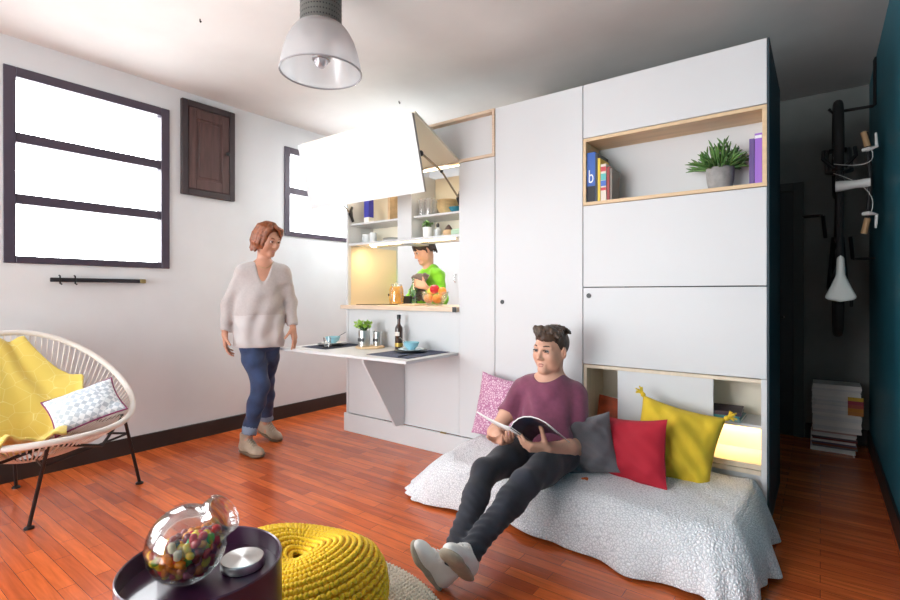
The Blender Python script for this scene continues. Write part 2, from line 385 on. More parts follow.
# hanging shelves
YS = 3.27
part('shelf_back', MB().bx(-3.318, -2.122, YS, YS + .012, 1.62, 2.155), M['cream'], t)
part('bottom_shelf', MB().bx(-3.318, -2.122, YC + .012, YS, 1.618, 1.638, .001), M['white'], t)
part('divider', MB().bx(-2.738, -2.588, YC + .006, YS, 1.638, 2.155, .001), M['white'], t)
part('shelf', MB().bx(-3.318, -2.738, YC + .03, YS, 1.796, 1.812, .001), M['white'], t)
part('shelf', MB().bx(-2.588, -2.122, YC + .03, YS, 1.796, 1.812, .001), M['white'], t)
part('lining', MB().bx(-3.3175, -3.314, YC + .03, 3.575, 1.10, 1.617), mat('warm_birch_lining', (.78, .66, .46), .55), t, 'warm birch side lining')
part('led_strip', MB().bx(-3.3, -2.13, YC + .04, YC + .046, 2.150, 2.154), M['led'], t)  # strip added inside the upper shelf to brighten its interior
part('led_strip', MB().bx(-3.1, -2.2, YC + .05, YC + .064, 1.608, 1.617), M['led'], t)
b = MB(); b.lathe([(.022, 0), (.024, .010), (0, .010)], (-3.14, 3.10, 1.607)); part('downlight', b, M['led'], t)
# bifold lift-up door
A = Vector((0, 2.955, 2.165)); Fd = Vector((0, 2.452, 2.376)); Bt = Vector((0, 2.582, 1.884))
def slab(p, q, x0, x1, th):
    d = (q - p).normalized(); nrm = Vector((0, -d.z, d.y)) * th
    return MB().prism([(x0, p.y, p.z), (x0, q.y, q.z), (x0, q.y + nrm.y, q.z + nrm.z), (x0, p.y + nrm.y, p.z + nrm.z)], (x1 - x0, 0, 0))
ld = part('lift_door', slab(Fd, Bt, -3.318, -2.122, -.018), M['white'], t)
ed = MB(); d = (Bt - Fd).normalized(); n_ = Vector((0, d.z, -d.y))
ed.prism([(-2.122, *(Fd)[1:]), (-2.122, *(Bt)[1:]), (-2.122, *(Bt + n_ * .018)[1:]), (-2.122, *(Fd + n_ * .018)[1:])], (.002, 0, 0))
part('door_edge', ed, mat('grey_edge_band', (.33, .32, .30), .6), ld)
b = MB(); hp = Fd.lerp(Bt, .9); b.lathe([(.014, 0), (.014, .006), (0, .006)], (-3.25, hp.y - .0005, hp.z), frame((0, -.967, -.256)))
part('finger_hole', b, mat('pale_grey_plastic', (.45, .45, .45), .5), ld)
up_ = slab(A, Fd + Vector((0, .012, 0)), -3.318, -2.122, -.018)
part('upper_flap', up_, M['cream'], t, 'raised upper half of the folding door')
for xx in (-2.135, -3.304):
    p0, p1, p2 = Vector((xx, 2.545, 2.135)), Vector((xx, 2.766, 2.06)), Vector((xx, 2.975, 1.90))
    b = MB(); b.tube([p0, p1], .008); b.tube([p1, p2], .007)
    st = part('strut', b, mat('champagne_metal', (.36, .29, .2), .35, metal=.8), t)
    for p, r in ((p0, .02), (p1, .014)): part('hinge', MB().ell(p, (.012, r, r), nu=12, nv=8), M['black'], st)
    b = MB(); b.tube([p2 + Vector((0, .02, .06)), p2 + Vector((0, .008, .03)), p2, p2 + Vector((0, .012, -.03)), p2 + Vector((0, .03, -.07))], [.010, .012, .021, .014, .012])
    part('hinge', b, M['black'], st)
part('latch', MB().bx(-2.16, -2.126, YC - .034, YC - .028, 1.062, 1.10, .001), M['black'], t)

solo('worktop', MB().prism([(-3.385, YC - .03, 1.066), (-2.126, YC - .03, 1.066), (-2.126, 3.575, 1.066), (-3.314, 3.575, 1.066), (-3.314, YC - .002, 1.066), (-3.385, YC - .002, 1.066)], (0, 0, .033)), mat('pale_plywood_edge', (.72, .56, .42), .5, noise=.1, nscale=9, stretch=(1, 3, 18)), 'long plywood worktop across the white serving hatch', 'worktop')

# fold-down table
t = thing('folding_table', 'white fold-down table leaf hinged to the kitchen cabinet', 'table', (-2.8, YC - .02, .155))
part('tabletop', MB().bx(-3.475, -2.126, 2.385, YC - .004, .744, .765, .0015), M['white'], t)
b = MB(); b.prism([(-2.675, YC - .004, .16), (-2.675, 2.86, .16), (-2.675, 2.515, .70), (-2.675, 2.515, .742), (-2.675, YC - .004, .742)], (.019, 0, 0))
part('support_wing', b, M['white'], t)
for zz in (.26, .60): part('hinge', MB().tube([(-2.665, YC - .008, zz), (-2.665, YC - .008, zz + .08)], .008), M['steel'], t)
b = MB(); b.box((-2.25, YC - .024, .163), (.055, .014, .012), bevel=.003); part('floor_catch', b, M['brass'], t)

# tall wardrobe
t = thing('tall_wardrobe', 'tall plain white cupboard with one full-height door and small black finger hole', 'cupboard', (-1.5, YC, 0))
dd = part('door', MB().bx(-1.8125, -1.1805, YC, YC + .02, .158, 2.488, .002), M['white'], t)
b = MB(); b.lathe([(.015, 0), (.015, .003), (0, .003)], (-1.755, YC - .0005, 1.141), frame((0, -1, 0))); part('finger_hole', b, M['black'], dd)
part('carcass', MB().bx(-1.8125, -1.1805, YC + .021, 3.79, 0, 2.487), M['white'], t)
part('plinth', MB().bx(-1.8125, -1.1805, YC - .018, YC + .02, 0, .155, .0015), M['white'], t)

# wall bed unit
t = thing('wall_bed_cabinet', 'wide white cabinet of panels with plywood book niche and lit bedside niche', 'cabinet', (-.69, YC, 0))
WB = t; x0, x1 = -1.1765, -.197
part('top_panel', MB().bx(x0, -.215, YC, YC + .02, 2.158, 2.488, .002), M['white'], t)
b = MB(); b.bx(x0, -.215, YC - .002, 3.19, 2.134, 2.154, .001); b.bx(x0, -.215, YC - .002, 3.19, 1.742, 1.762, .001)
b.bx(x0, x0 + .018, YC - .002, 3.19, 1.762, 2.134, .001); b.bx(-.235, -.215, YC - .002, 3.19, 1.762, 2.134, .001)
part('book_niche', b, M['plyface'], t, 'plywood lined open niche')
part('niche_back', MB().bx(x0, -.215, 3.19, 3.2, 1.742, 2.154), M['white'], t)
part('middle_panel', MB().bx(x0, -.215, YC, YC + .02, 1.240, 1.739, .002), M['white'], t)
dd = part('folding_panel', MB().bx(x0, -.215, YC, YC + .02, .766, 1.235, .002), M['white'], t)
b = MB(); b.lathe([(.015, 0), (.015, .003), (0, .003)], (-1.140, YC - .0005, 1.186), frame((0, -1, 0))); part('finger_hole', b, M['black'], dd)
b = MB(); b.bx(x0, -.215, YC + .004, 3.25, .742, .762, .001); b.bx(x0, x0 + .022, YC + .004, 3.25, .33, .742, .001); b.bx(x0, -.24, YC + .002, 3.25, .300, .328, .001)
b.bx(x0, -.24, YC + .006, 3.25, .272, .296, .001)
part('bedside_niche', b, mat('pale_birch', (.70, .60, .46), .5, noise=.08, nscale=3, stretch=(8, 8, 1)), t)
part('niche_back', MB().bx(x0, -.24, 3.25, 3.26, .27, .762), M['cream'], t)
part('sliding_panel', MB().bx(-.968, -.458, YC + .012, YC + .026, .328, .742, .001), M['white'], t)
part('divider', MB().bx(-.90, -.885, YC + .03, 3.25, .328, .742), M['cream'], t)
part('divider', MB().bx(-.52, -.505, YC + .03, 3.25, .328, .742), M['cream'], t)
part('shelf', MB().bx(-.505, -.24, YC + .03, 3.25, .506, .522, .001), M['white'], t)
part('led_strip', MB().bx(-.49, -.26, 3.20, 3.215, .498, .505), M['led'], t)
part('stile', MB().bx(-.24, -.215, YC + .002, 3.25, 0, .764, .001), M['white'], t)
part('base', MB().bx(x0, -.24, YC + .03, 3.25, 0, .27), M['white'], t)
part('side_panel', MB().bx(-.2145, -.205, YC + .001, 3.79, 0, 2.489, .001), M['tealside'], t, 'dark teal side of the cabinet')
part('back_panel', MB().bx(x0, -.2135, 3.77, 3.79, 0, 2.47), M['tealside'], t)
part('roof_panel', MB().bx(x0, -.2135, YC + .021, 3.79, 2.470, 2.488), M['white'], t)

def area(name, loc, rot, sx, sy, power, col):
    L = bpy.data.lights.new(name, 'AREA'); L.shape = 'RECTANGLE'; L.size = sx; L.size_y = sy; L.energy = power; L.color = col
    o = bpy.data.objects.new(name, L); o.location = loc; o.rotation_euler = rot; COL.objects.link(o); return o
area('shelf_led_light', (-2.75, YC + .1, 1.604), (math.radians(40), 0, 0), 1.0, .05, 3.0, (1, .80, .5))
area('upper_shelf_fill_light', (-2.75, YC + .045, 2.140), (math.radians(20), 0, 0), 1.05, .02, 1.2, (1, .88, .68))  # lamp of the added upper strip, brightens the shelf interior
area('flap_fill_light', (-2.75, YC + .03, 2.140), (math.radians(-60), 0, 0), 1.05, .02, 2.6, (1, .90, .74))  # added lamp aimed outwards to brighten the raised flap
area('lower_shelf_fill_light', (-3.03, YC + .06, 1.792), (math.radians(15), 0, 0), .5, .02, .28, (1, .90, .74))  # added fill without a fixture, brightens the lower compartment
area('lower_shelf_fill_light', (-2.35, YC + .06, 1.792), (math.radians(15), 0, 0), .42, .02, .28, (1, .90, .74))  # same added fill for the other compartment
area('downlight_beam', (-3.14, 3.10, 1.603), (0, 0, 0), .05, .05, .9, (1, .68, .32))
area('bedside_led_light', (-.375, 3.20, .494), (0, 0, 0), .22, .02, 1.0, (1, .70, .30))

t = thing('kitchen_fill_light', 'added unseen fill light over the kitchen behind the cabinet', 'fill light', (-3.45, 3.95, ZC))  # fixture out of view, added to brighten the kitchen and passage
part('housing', MB().bx(-3.85, -3.05, 3.8, 4.1, ZC - .05, ZC - .001, .004), M['white'], t)
part('diffuser', MB().bx(-3.83, -3.07, 3.82, 4.08, ZC - .056, ZC - .051), mat('lit_diffuser', (1, 1, 1), .5, emit=((1, .96, .9), 6)), t)
area('kitchen_fill_glow', (-3.45, 3.95, ZC - .06), (0, 0, 0), .74, .24, 34, (.97, .98, 1))  # lamp of the added kitchen fixture
# ------------------------------------------------------------------ pendant lamp
LX, LY = -2.06, 1.655
t = thing('pendant_lamp', 'industrial pendant lamp with perforated dark tube and ribbed clear bell shade', 'lamp', (LX, LY, 2.33))
def perf():
    """perforated tube: dark sleeve with a lattice of small round holes, as dark discs"""
    b = MB(); b.lathe([(.098, 2.545), (.104, 2.55), (.104, 2.838), (.0, 2.838)], (LX, LY, 0), n=40); return b
tb = part('tube', perf(), mat('dark_grey_perforated_metal', (.12, .12, .11), .5, metal=.3), t)
b = MB()
for j in range(11):
    for k in range(44):
        a = 2 * PI * k / 44; z = 2.565 + j * .0255
        R = frame((math.cos(a), math.sin(a), 0), (0, 0, 1))
        b.lathe([(.0042, 0), (.0042, .001), (0, .001)], (LX + .104 * math.cos(a), LY + .104 * math.sin(a), z), R, n=6)
part('perforations', b, M['black'], tb, smooth=False)
prof = [(.100, 2.575), (.118, 2.565), (.143, 2.535), (.167, 2.49), (.185, 2.435), (.197, 2.38), (.203, 2.335)]
def ribbed():
    b = MB(); n = 144
    def fn(u, v):
        i = v * (len(prof) - 1); k = min(int(i), len(prof) - 2); f = i - k
        r = prof[k][0] * (1 - f) + prof[k + 1][0] * f; z = prof[k][1] * (1 - f) + prof[k + 1][1] * f
        r += .0022 * (1 if int(round(u * n)) % 2 else -1)
        return (LX + r * math.cos(2 * PI * u), LY + r * math.sin(2 * PI * u), z)
    b.grid(fn, n, 18, wrapu=True); return b
m = glass_mat('prismatic_acrylic', (.9, .9, .92), alpha=.9, rough=.22, milk=.5)
part('shade', ribbed(), m, t, angle=180)
b = MB(); b.tube([(LX + .204 * math.cos(2 * PI * k / 48), LY + .204 * math.sin(2 * PI * k / 48), 2.335) for k in range(48)], .005, n=6, closed=True)
part('rim', b, mat('grey_clear_rim', (.32, .32, .33), .2), t)
b = MB(); b.lathe([(0, 2.36), (.018, 2.364), (.034, 2.385), (.036, 2.41), (.028, 2.45), (.024, 2.5), (.024, 2.56)], (LX, LY, 0), n=24)
part('bulb', b, mat('frosted_bulb', (.55, .53, .55), .2, metal=.5), t)
b = MB(); b.lathe([(.045, 2.40), (.05, 2.42), (.05, 2.56), (.09, 2.572)], (LX, LY, 0), n=24); part('socket', b, mat('socket_grey', (.45, .44, .44), .3, metal=.8), t)
for CHX, CHY, lab in ((-2.879, 3.138, 'tiny dark hook in the ceiling above the raised folding door'), (-2.973, 1.49, 'tiny dark hook in the ceiling above the big window and hatch')):
    b = MB(); b.tube([(CHX, CHY, 2.84), (CHX, CHY, 2.825), (CHX + .008, CHY, 2.817), (CHX + .014, CHY, 2.824)], .0035)
    solo('ceiling_hook', b, M['bmetal'], lab, 'hook')
# ------------------------------------------------------------------ textiles
def wob(x, y, z, s=1.0):
    return (math.sin(x * 7.1 * s + 1.3 * math.sin(y * 5.3 * s)) + math.sin(y * 8.7 * s + 1.7 * math.sin(z * 6.1 * s + x * 3.1 * s)) + math.sin((x + y + z) * 11.3 * s)) / 3
def pillow_mb(c, right, up, wd, ht, th, pinch=.09, wr=.006, n=36, seed=0, sag=0.0, tmax=1.0):
    right = Vector(right).normalized(); up = Vector(up); up = (up - right * up.dot(right)).normalized(); nr = right.cross(up); c = Vector(c)
    b = MB()
    def side(sg):
        def fn(u, v):
            a, e = 2 * u - 1, 2 * v - 1
            x = wd / 2 * a * (1 - pinch * (1 - e * e) * abs(a)); y = ht / 2 * e * (1 - pinch * (1 - a * a) * abs(e))
            f = max(0, (1 - a * a) * (1 - e * e))
            z = th / 2 * f ** .52 + (wr * wob(a * 1.3 + seed, e * 1.3, seed * 1.7, .8) + wr * .7 * math.sin(9 * a * e + seed)) * min(1, f * 3)
            y -= sag * f
            return c + right * x + up * y + nr * (sg * z)
        return fn
    b.grid(side(1), n, n); b.grid(side(-1), n, n)
    return b
def edge_piping(c, right, up, wd, ht, r, pinch=.09, n=24):
    right = Vector(right).normalized(); up = Vector(up); up = (up - right * up.dot(right)).normalized(); c = Vector(c); pts = []
    for k in range(4 * n):
        s, f = divmod(k, n); f = 2 * f / n - 1
        a, e = [(f, -1), (1, f), (-f, 1), (-1, -f)][s]
        pts.append(c + right * (wd / 2 * a * (1 - pinch * (1 - e * e) * abs(a))) + up * (ht / 2 * e * (1 - pinch * (1 - a * a) * abs(e))))
    return MB().tube(pts, r, n=6, closed=True)

# ------------------------------------------------------------------ bedspread on the low daybed
def quilt():
    H = .25
    # perimeter keys: (top edge x, y), (hem x, y)
    keys = [((-1.84, 2.93), (-2.09, 2.925)), ((-1.82, 2.7), (-2.08, 2.66)), ((-1.80, 2.50), (-2.03, 2.36)), ((-1.78, 2.40), (-1.985, 2.21)), ((-1.72, 2.33), (-1.90, 2.165)),
            ((-1.62, 2.31), (-1.75, 2.19)), ((-1.3, 2.31), (-1.4, 2.215)), ((-1.0, 2.31), (-1.0, 2.19)), ((-.7, 2.30), (-.69, 2.16)), ((-.45, 2.30), (-.42, 2.13)),
            ((-.36, 2.30), (-.30, 2.13)), ((-.30, 2.34), (-.215, 2.19)), ((-.28, 2.42), (-.18, 2.33)), ((-.27, 2.55), (-.165, 2.5)), ((-.265, 2.75), (-.185, 2.74)), ((-.265, 2.93), (-.20, 2.93))]
    N = 360; R = 110
    def at(p):
        i = p * (len(keys) - 1); k = min(int(i), len(keys) - 2); f = i - k
        def cr(a, b_, c, d): return .5 * (2 * b_ + (c - a) * f + (2 * a - 5 * b_ + 4 * c - d) * f * f + (3 * b_ - a - 3 * c + d) * f ** 3)
        g = lambda q: keys[max(0, min(len(keys) - 1, q))]
        return [tuple(cr(g(k - 1)[s][m], g(k)[s][m], g(k + 1)[s][m], g(k + 2)[s][m]) for m in (0, 1)) for s in (0, 1)]
    def fn(u, v):
        E_, Hm = at(u)
        C = (max(-1.7, min(-.3, E_[0])), 2.93)
        if v < .55:
            f = v / .55; x = C[0] + (E_[0] - C[0]) * f; y = C[1] + (E_[1] - C[1]) * f; z = H - .018 * f ** 4
        else:
            f = (v - .55) / .45
            fold = .022 * math.sin(u * 47 + 2.0 * math.sin(u * 13)) * f * f + .012 * math.sin(u * 118) * f ** 3
            h = (1 - (1 - f) ** 1.7) if u > .3 else f ** .9
            nx, ny = Hm[0] - E_[0], Hm[1] - E_[1]; ln = math.hypot(nx, ny) or 1
            x = E_[0] + nx * h + nx / ln * fold; y = E_[1] + ny * h + ny / ln * fold
            lo = .012 + .02 * max(0, math.sin(u * 31 + 1)) * (1 if u > .35 else .3)
            sh = f if u < .3 else (f ** 1.25)
            z = (H - .018) * (1 - sh) + lo * sh
            if u < .36: z += .03 * math.sin(PI * f) * (1 - f)
        z += .0045 * wob(x * 3, y * 3, 0) + .006 * wob(x * 1.1, y * 1.7, 2)
        # the sitter presses a hollow into it
        z -= .03 * math.exp(-((x + 1.2) ** 2 + (y - 2.5) ** 2) / .035)
        return (x, y, z)
    b = MB(); b.grid(fn, N, R); return b
qm = mix_pattern('crackled_grey_quilt', (.56, .57, .61), (.90, .91, .94), 'voronoi', 76, rough=.95, lo=.0, hi=.13, bump=1.0, bdist=.012, feature='DISTANCE_TO_EDGE', sheen=.2)
q = solo('quilt', quilt(), qm, 'pale grey quilted bedspread hanging over the low daybed to the floor', 'quilt', angle=180)
sm = q.modifiers.new('thick', 'SOLIDIFY'); sm.thickness = .012; sm.offset = 1

pk = mix_pattern('pink_white_print', (.42, .16, .29), (.70, .50, .60), 'voronoi', 62, rough=.9, lo=.22, hi=.36, bump=.2, feature='DISTANCE_TO_EDGE')
pk.node_tree.nodes['Color Ramp'].color_ramp.elements[0].position = .08; pk.node_tree.nodes['Color Ramp'].color_ramp.elements[1].position = .2
solo('cushion', pillow_mb((-1.66, 2.80, .445), (1, -.12, -.08), (-.03, .20, 1), .44, .42, .15, seed=1), pk, 'pink patterned square cushion half hidden behind the young man', 'cushion')
gm = mat('grey_cotton', (.105, .10, .112), .9, noise=.15, nscale=6, bump=.35, bscale=200, bdist=.002, sheen=.3)
solo('cushion', pillow_mb((-1.005, 2.58, .385), (.96, .10, .27), (-.25, .25, 1), .31, .31, .16, wr=.016, seed=3), gm, 'dark grey crumpled cushion standing between the young man and the red cushion', 'cushion')
rm = mat('deep_red_cotton', (.37, .005, .020), .85, noise=.08, nscale=5, bump=.3, bscale=260, bdist=.002, sheen=.04)
solo('cushion', pillow_mb((-.775, 2.625, .385), (.93, -.30, .15), (-.10, .30, 1), .385, .34, .15, seed=5, wr=.008), rm, 'plain deep red square cushion leaning on the yellow one', 'cushion')
ym = mat('mustard_yellow_cotton', (.66, .46, .026), .9, noise=.1, nscale=5, bump=.5, bscale=120, bdist=.003, sheen=.05, stretch=(3, 3, .6))
mc = Vector((-.61, 2.775, .418)); mr = Vector((.965, .02, -.17)).normalized(); mu = Vector((.14, .26, 1)); mu = (mu - mr * mu.dot(mr)).normalized()
t = thing('cushion', 'large mustard yellow cushion with tasselled corners leaning on the cabinet', 'cushion', (-.575, 2.72, .25))
part('cover', pillow_mb(mc, mr, mu, .41, .40, .19, seed=8, wr=.015), ym, t, angle=180)
for a, e in ((-1, -1), (1, -1), (-1, 1), (1, 1)):
    p = mc + mr * .205 * a + mu * .20 * e; dd = (mr * a + mu * e).normalized(); b = MB()
    b.ell(p, (.014, .014, .014), nu=8, nv=6)
    for k in range(12):
        r_ = Vector((random.uniform(-1, 1), random.uniform(-1, 1), random.uniform(-1, 1))) * .4
        b.tube([p, p + (dd + r_) * .02, p + (dd + r_ * 1.6) * .034 - Vector((0, 0, .006))], [.006, .005, .004], n=5)
    part('tassel', b, ym, t)
b = MB(); b.grid(lambda u, v: (-.955 + .05 * (u - .5) * (1.3 - abs(v - .5)), 2.455 + .028 * (v - .5), .251 + .005 * math.sin(u * 5)), 6, 6)
o = solo('felt_tag', b, mat('orange_felt', (.55, .11, .02), .9), 'small orange felt scrap lying on the bedspread by the grey cushion', 'tag'); o.modifiers.new('thick', 'SOLIDIFY').thickness = .004

# ------------------------------------------------------------------ round lounge chair with cords
CX, CY = -3.50, .83
def rim(a):
    """a = 0 front (+x), pi back"""
    f = (1 - math.cos(a)) / 2
    return Vector((CX + .47 * math.cos(a), CY + (.475 - .03 * math.cos(a)) * math.sin(a), .465 + .495 * f ** 2.0))
def shell(a, r):
    """cord surface: r = 0 at the rim, 1 at the small seat ring"""
    p = rim(a); qx = CX - .05 + .10 * math.cos(a); qy = CY + .10 * math.sin(a)
    qz = .285
    e = r ** .8
    s = math.sin(PI * r) * .055
    return Vector((p.x + (qx - p.x) * e, p.y + (qy - p.y) * e, p.z + (qz - p.z) * (r ** .62) - s * .2))
t = thing('lounge_chair', 'round low lounge chair woven from white cord on thin black legs', 'chair', (CX, CY, 0))
cm = mat('white_cord', (.72, .67, .62), .5)
b = MB(); b.tube([rim(2 * PI * k / 90) for k in range(90)], .017, n=10, closed=True); part('rim', b, cm, t)
b = MB()
NC = 104
for k in range(NC):
    a = 2 * PI * k / NC
    b.tube([shell(a, r / 9) for r in range(10)], .0042, n=5, cap=False)
b.tube([shell(2 * PI * k / 40, 1) for k in range(40)], .006, n=6, closed=True)
part('woven_cords', b, cm, t)
legs = [((-3.085, .79, .445), (-3.235, .75, 0)), ((-3.36, 1.225, .47), (-3.445, 1.345, 0)), ((-3.80, .80, .50), (-3.98, .86, 0))]
for (p, f) in legs:
    p, f = Vector(p), Vector(f); b = MB(); d_ = (p - f)
    b.tube([f + Vector((0, 0, .012)), p], .0095); lg = part('leg', b, M['bmetal'], t)
    part('foot', MB().lathe([(.022, 0), (.022, .009), (.011, .016), (0, .016)], f, n=16), M['bmetal'], lg)
b = MB(); ring = [Vector(l[0]).lerp(Vector(l[1]), .26) for l in legs]
b.tube(ring + [], .007, closed=True)
ring2 = [shell(2 * PI * k / 36, .62) - Vector((0, 0, .014)) for k in range(36)]
part('leg_brace', b, M['bmetal'], t)
hoop = [Vector(legs[0][0]), Vector((-3.2, 1.06, .355)), Vector(legs[1][0]), Vector((-3.62, 1.2, .40)), Vector(legs[2][0]), Vector((-3.62, .45, .40)), Vector((-3.2, .55, .355))]
part('support_hoop', MB().tube(hoop, .0085, closed=True), M['bmetal'], t)

# yellow blanket thrown over the chair
bm_ = mix_pattern('yellow_blanket', (.60, .43, .05), (.80, .68, .24), 'voronoi', 12, rough=.95, lo=.008, hi=.016, bump=.1, feature='DISTANCE_TO_EDGE', sheen=.3)
bm_.node_tree.nodes['Color Ramp'].color_ramp.elements[0].color = (.82, .70, .28, 1); bm_.node_tree.nodes['Color Ramp'].color_ramp.elements[1].color = (.74, .56, .12, 1)
def shell_z(x, y):
    a = math.atan2((y - CY) / .475, (x - CX) / .47); p = rim(a); qx = CX - .05 + .10 * math.cos(a); qy = CY + .10 * math.sin(a)
    dx, dy = qx - p.x, qy - p.y; e = ((x - p.x) * dx + (y - p.y) * dy) / (dx * dx + dy * dy)
    if e < 0: return p.z + e * .9, True
    r = min(1, e) ** 1.25
    return p.z + (.285 - p.z) * r ** .62 - math.sin(PI * r) * .011, False
def blanket():
    b = MB()
    def fn(u, v):
        x = -3.07 - .875 * u
        # plan edge of the throw across the seat
        ks = [(0, .86), (.26, .93), (.43, 1.0), (.6, 1.09), (.76, 1.135), (.845, 1.07), (.93, .97), (1, .89)]
        for q in range(len(ks) - 1):
            if ks[q][0] <= u <= ks[q + 1][0]:
                f = (u - ks[q][0]) / (ks[q + 1][0] - ks[q][0]); yb = ks[q][1] * (1 - f) + ks[q + 1][1] * f; break
        y0 = CY - .40
        y = y0 + (yb - y0) * v
        z, out = shell_z(x, y)
        fold = .020 * math.sin(v * 15 + 5 * u) + .013 * math.sin(v * 31 - 9 * u) + .008 * math.sin(u * 40 + v * 8)
        z += .056 + fold * .6
        e = max(0, 1 - ((u - .43) / .40) ** 2) * max(0, (v - .5) / .5) ** 1.5
        z += .13 * e
        return (x + fold * .3, y, z)
    b.grid(fn, 80, 80); return b
o = solo('blanket', blanket(), bm_, 'yellow throw blanket draped in the white cord lounge chair', 'blanket', angle=180)
sm = o.modifiers.new('thick', 'SOLIDIFY'); sm.thickness = .010; sm.offset = 0
# patterned cushion in the chair
dm = mix_pattern('grey_diamond_print', (.78, .81, .84), (.47, .52, .58), 'checker', 42, rough=.9, lo=.45, hi=.55, bump=.0, rot=(0, 0, .785))
t = thing('cushion', 'white and grey diamond print cushion with plum piping in the lounge chair', 'cushion', (-3.32, .98, .44))
cc, cr, cu = Vector((-3.33, 1.02, .565)), Vector((.18, .93, .30)), Vector((-.72, .0, .62))
b = pillow_mb((0, 0, 0), (1, 0, 0), (0, 1, 0), .34, .25, .11, seed=2); b.local = True
rx = cr.normalized(); ux = (cu - rx * cu.dot(rx)).normalized(); RR = Matrix((rx, ux, rx.cross(ux))).transposed()
cv = part('cover', b, dm, t); cv.location = cc - Vector(t.location); cv.rotation_euler = RR.to_euler()
b = edge_piping((0, 0, 0), (1, 0, 0), (0, 1, 0), .342, .252, .0045); b.local = True
cv2 = part('piping', b, mat('plum_piping', (.22, .02, .10), .7), cv)

# ------------------------------------------------------------------ rug, pouf, tray table
RX, RY, RR_ = -1.49, .935, .648
jm = mix_pattern('jute_weave', (.50, .42, .33), (.74, .68, .58), 'voronoi', 90, rough=.95, lo=.1, hi=.5, bump=1, bdist=.006)
b = MB(); prof = []
rr = RR_; k = 0
rings = int(RR_ / .02)
for k in range(rings + 1):
    r0 = .02 * k
    prof += [(r0 + .0005, .007), (r0 + .005, .015), (r0 + .010, .017), (r0 + .015, .015)]
prof += [(RR_, .004), (RR_, .0005), (0, .0005)]
b.lathe([(0, .012)] + prof, (RX, RY, 0), n=120)
nod = MB()
for ring_ in range(int(.40 / .02), rings + 1):
    r0 = .02 * ring_ + .010; n = int(2 * PI * r0 / .020)
    for j in range(n):
        a = 2 * PI * (j + .5 * (ring_ % 2)) / n
        if not (-.9 < a - 0 < 1.9 or a > 2 * PI - .9): continue
        R = frame((0, 0, 1), (math.cos(a + .6), math.sin(a + .6), 0))
        b.ell((RX + r0 * math.cos(a), RY + r0 * math.sin(a), .014), (.011, .0065, .0075), R, nu=6, nv=4)
solo('rug', b, jm, 'round natural jute rug under the yellow pouf', 'rug', at=(RX, RY, 0))

PX, PY, PR, PH = -1.472, 1.082, .312, .305
yk = mat('mustard_wool', (.96, .62, .016), .9, noise=.08, nscale=60, bump=.5, bscale=260, bdist=.003, sheen=.2)
def pouf():
    b = MB(); z0 = .014
    # meridian: arc length param from bottom to the middle of the top
    mer = [(.19, 0), (.255, .02), (.286, .075), (.294, .14), (.285, .20), (.258, .245), (.21, .276), (.15, .288), (.095, .284), (.052, .268), (.03, .256)]
    L_ = [0]
    for i in range(1, len(mer)): L_.append(L_[-1] + math.hypot(mer[i][0] - mer[i - 1][0], mer[i][1] - mer[i - 1][1]))
    def m(s_):
        s_ = max(0, min(L_[-1], s_))
        for i in range(1, len(mer)):
            if s_ <= L_[i] + 1e-9:
                f = (s_ - L_[i - 1]) / (L_[i] - L_[i - 1]); return (mer[i - 1][0] * (1 - f) + mer[i][0] * f, mer[i - 1][1] * (1 - f) + mer[i][1] * f)
    def pt(a, s_, o=0):
        r, z = m(s_); r1, z1 = m(s_ + .01); r0, z0_ = m(s_ - .01); tx, tz = r1 - r0, z1 - z0_; l = math.hypot(tx, tz) or 1
        nr_, nz_ = tz / l, -tx / l
        lump = 1 + .035 * math.sin(2 * a + .6) + .02 * math.sin(3 * a + 1)
        dz = .020 * math.sin(2 * a + .9) * min(1, z / .2) * min(1, r / .15)
        return Vector((PX + (r * lump + nr_ * o) * math.cos(a), PY + (r * lump + nr_ * o) * math.sin(a), z0 + (z + nz_ * o) + dz))
    b.grid(lambda u, v: pt(2 * PI * u, v * L_[-1], -.008), 48, 30, wrapu=True)
    rows = int(L_[-1] / .0205); 
    for j in range(rows + 1):
        s_ = j * L_[-1] / rows; r = m(s_)[0]; n = max(8, int(2 * PI * max(r, .09) / .034))
        n = 50 if r > .2 else (40 if r > .14 else (26 if r > .08 else 14))
        up_ = 1 if j % 2 else -1
        for k in range(n):
            a0 = 2 * PI * (k + (.5 if j % 2 else 0)) / n; w_ = 2 * PI / n
            for sg in (-1, 1):
                pts = []
                for q_ in range(4):
                    f = q_ / 3; pts.append(pt(a0 + sg * w_ * (.06 + .38 * f), s_ + .012 * (f - .5) * up_ * (1 if sg > 0 else 1), .004 + .006 * math.sin(PI * (.15 + .7 * f))))
                b.tube(pts, [.0045, .0085, .0085, .0045], n=6)
    return b
solo('pouf', pouf(), yk, 'mustard yellow chunky knitted pouf on the round jute rug', 'pouf', at=(PX, PY, .014), angle=180)

TX, TY, TR, TZ = -1.262, .640, .191, .52
pm = mat('aubergine_lacquer', (.050, .014, .040), .30, coat=.3)
t = thing('side_table', 'round aubergine metal tray table with raised rim beside the pouf', 'side table', (TX, TY, .017))
b = MB(); b.lathe([(0, TZ - .050), (TR - .006, TZ - .050), (TR - .006, TZ - .003), (TR - .003, TZ), (TR, TZ - .003), (TR, .30), (TR - .004, .30), (TR - .004, TZ - .054), (0, TZ - .054)], (TX, TY, 0), n=96)
part('tray', b, pm, t)
b = MB(); b.lathe([(TR - .004, .02), (TR, .022), (TR, .299), (TR - .004, .299)], (TX, TY, 0), n=96); b.lathe([(0, .0175), (TR, .0175), (TR, .022), (0, .022)], (TX, TY, 0), n=96)
part('drum_base', b, pm, t)
TT = TZ - .050

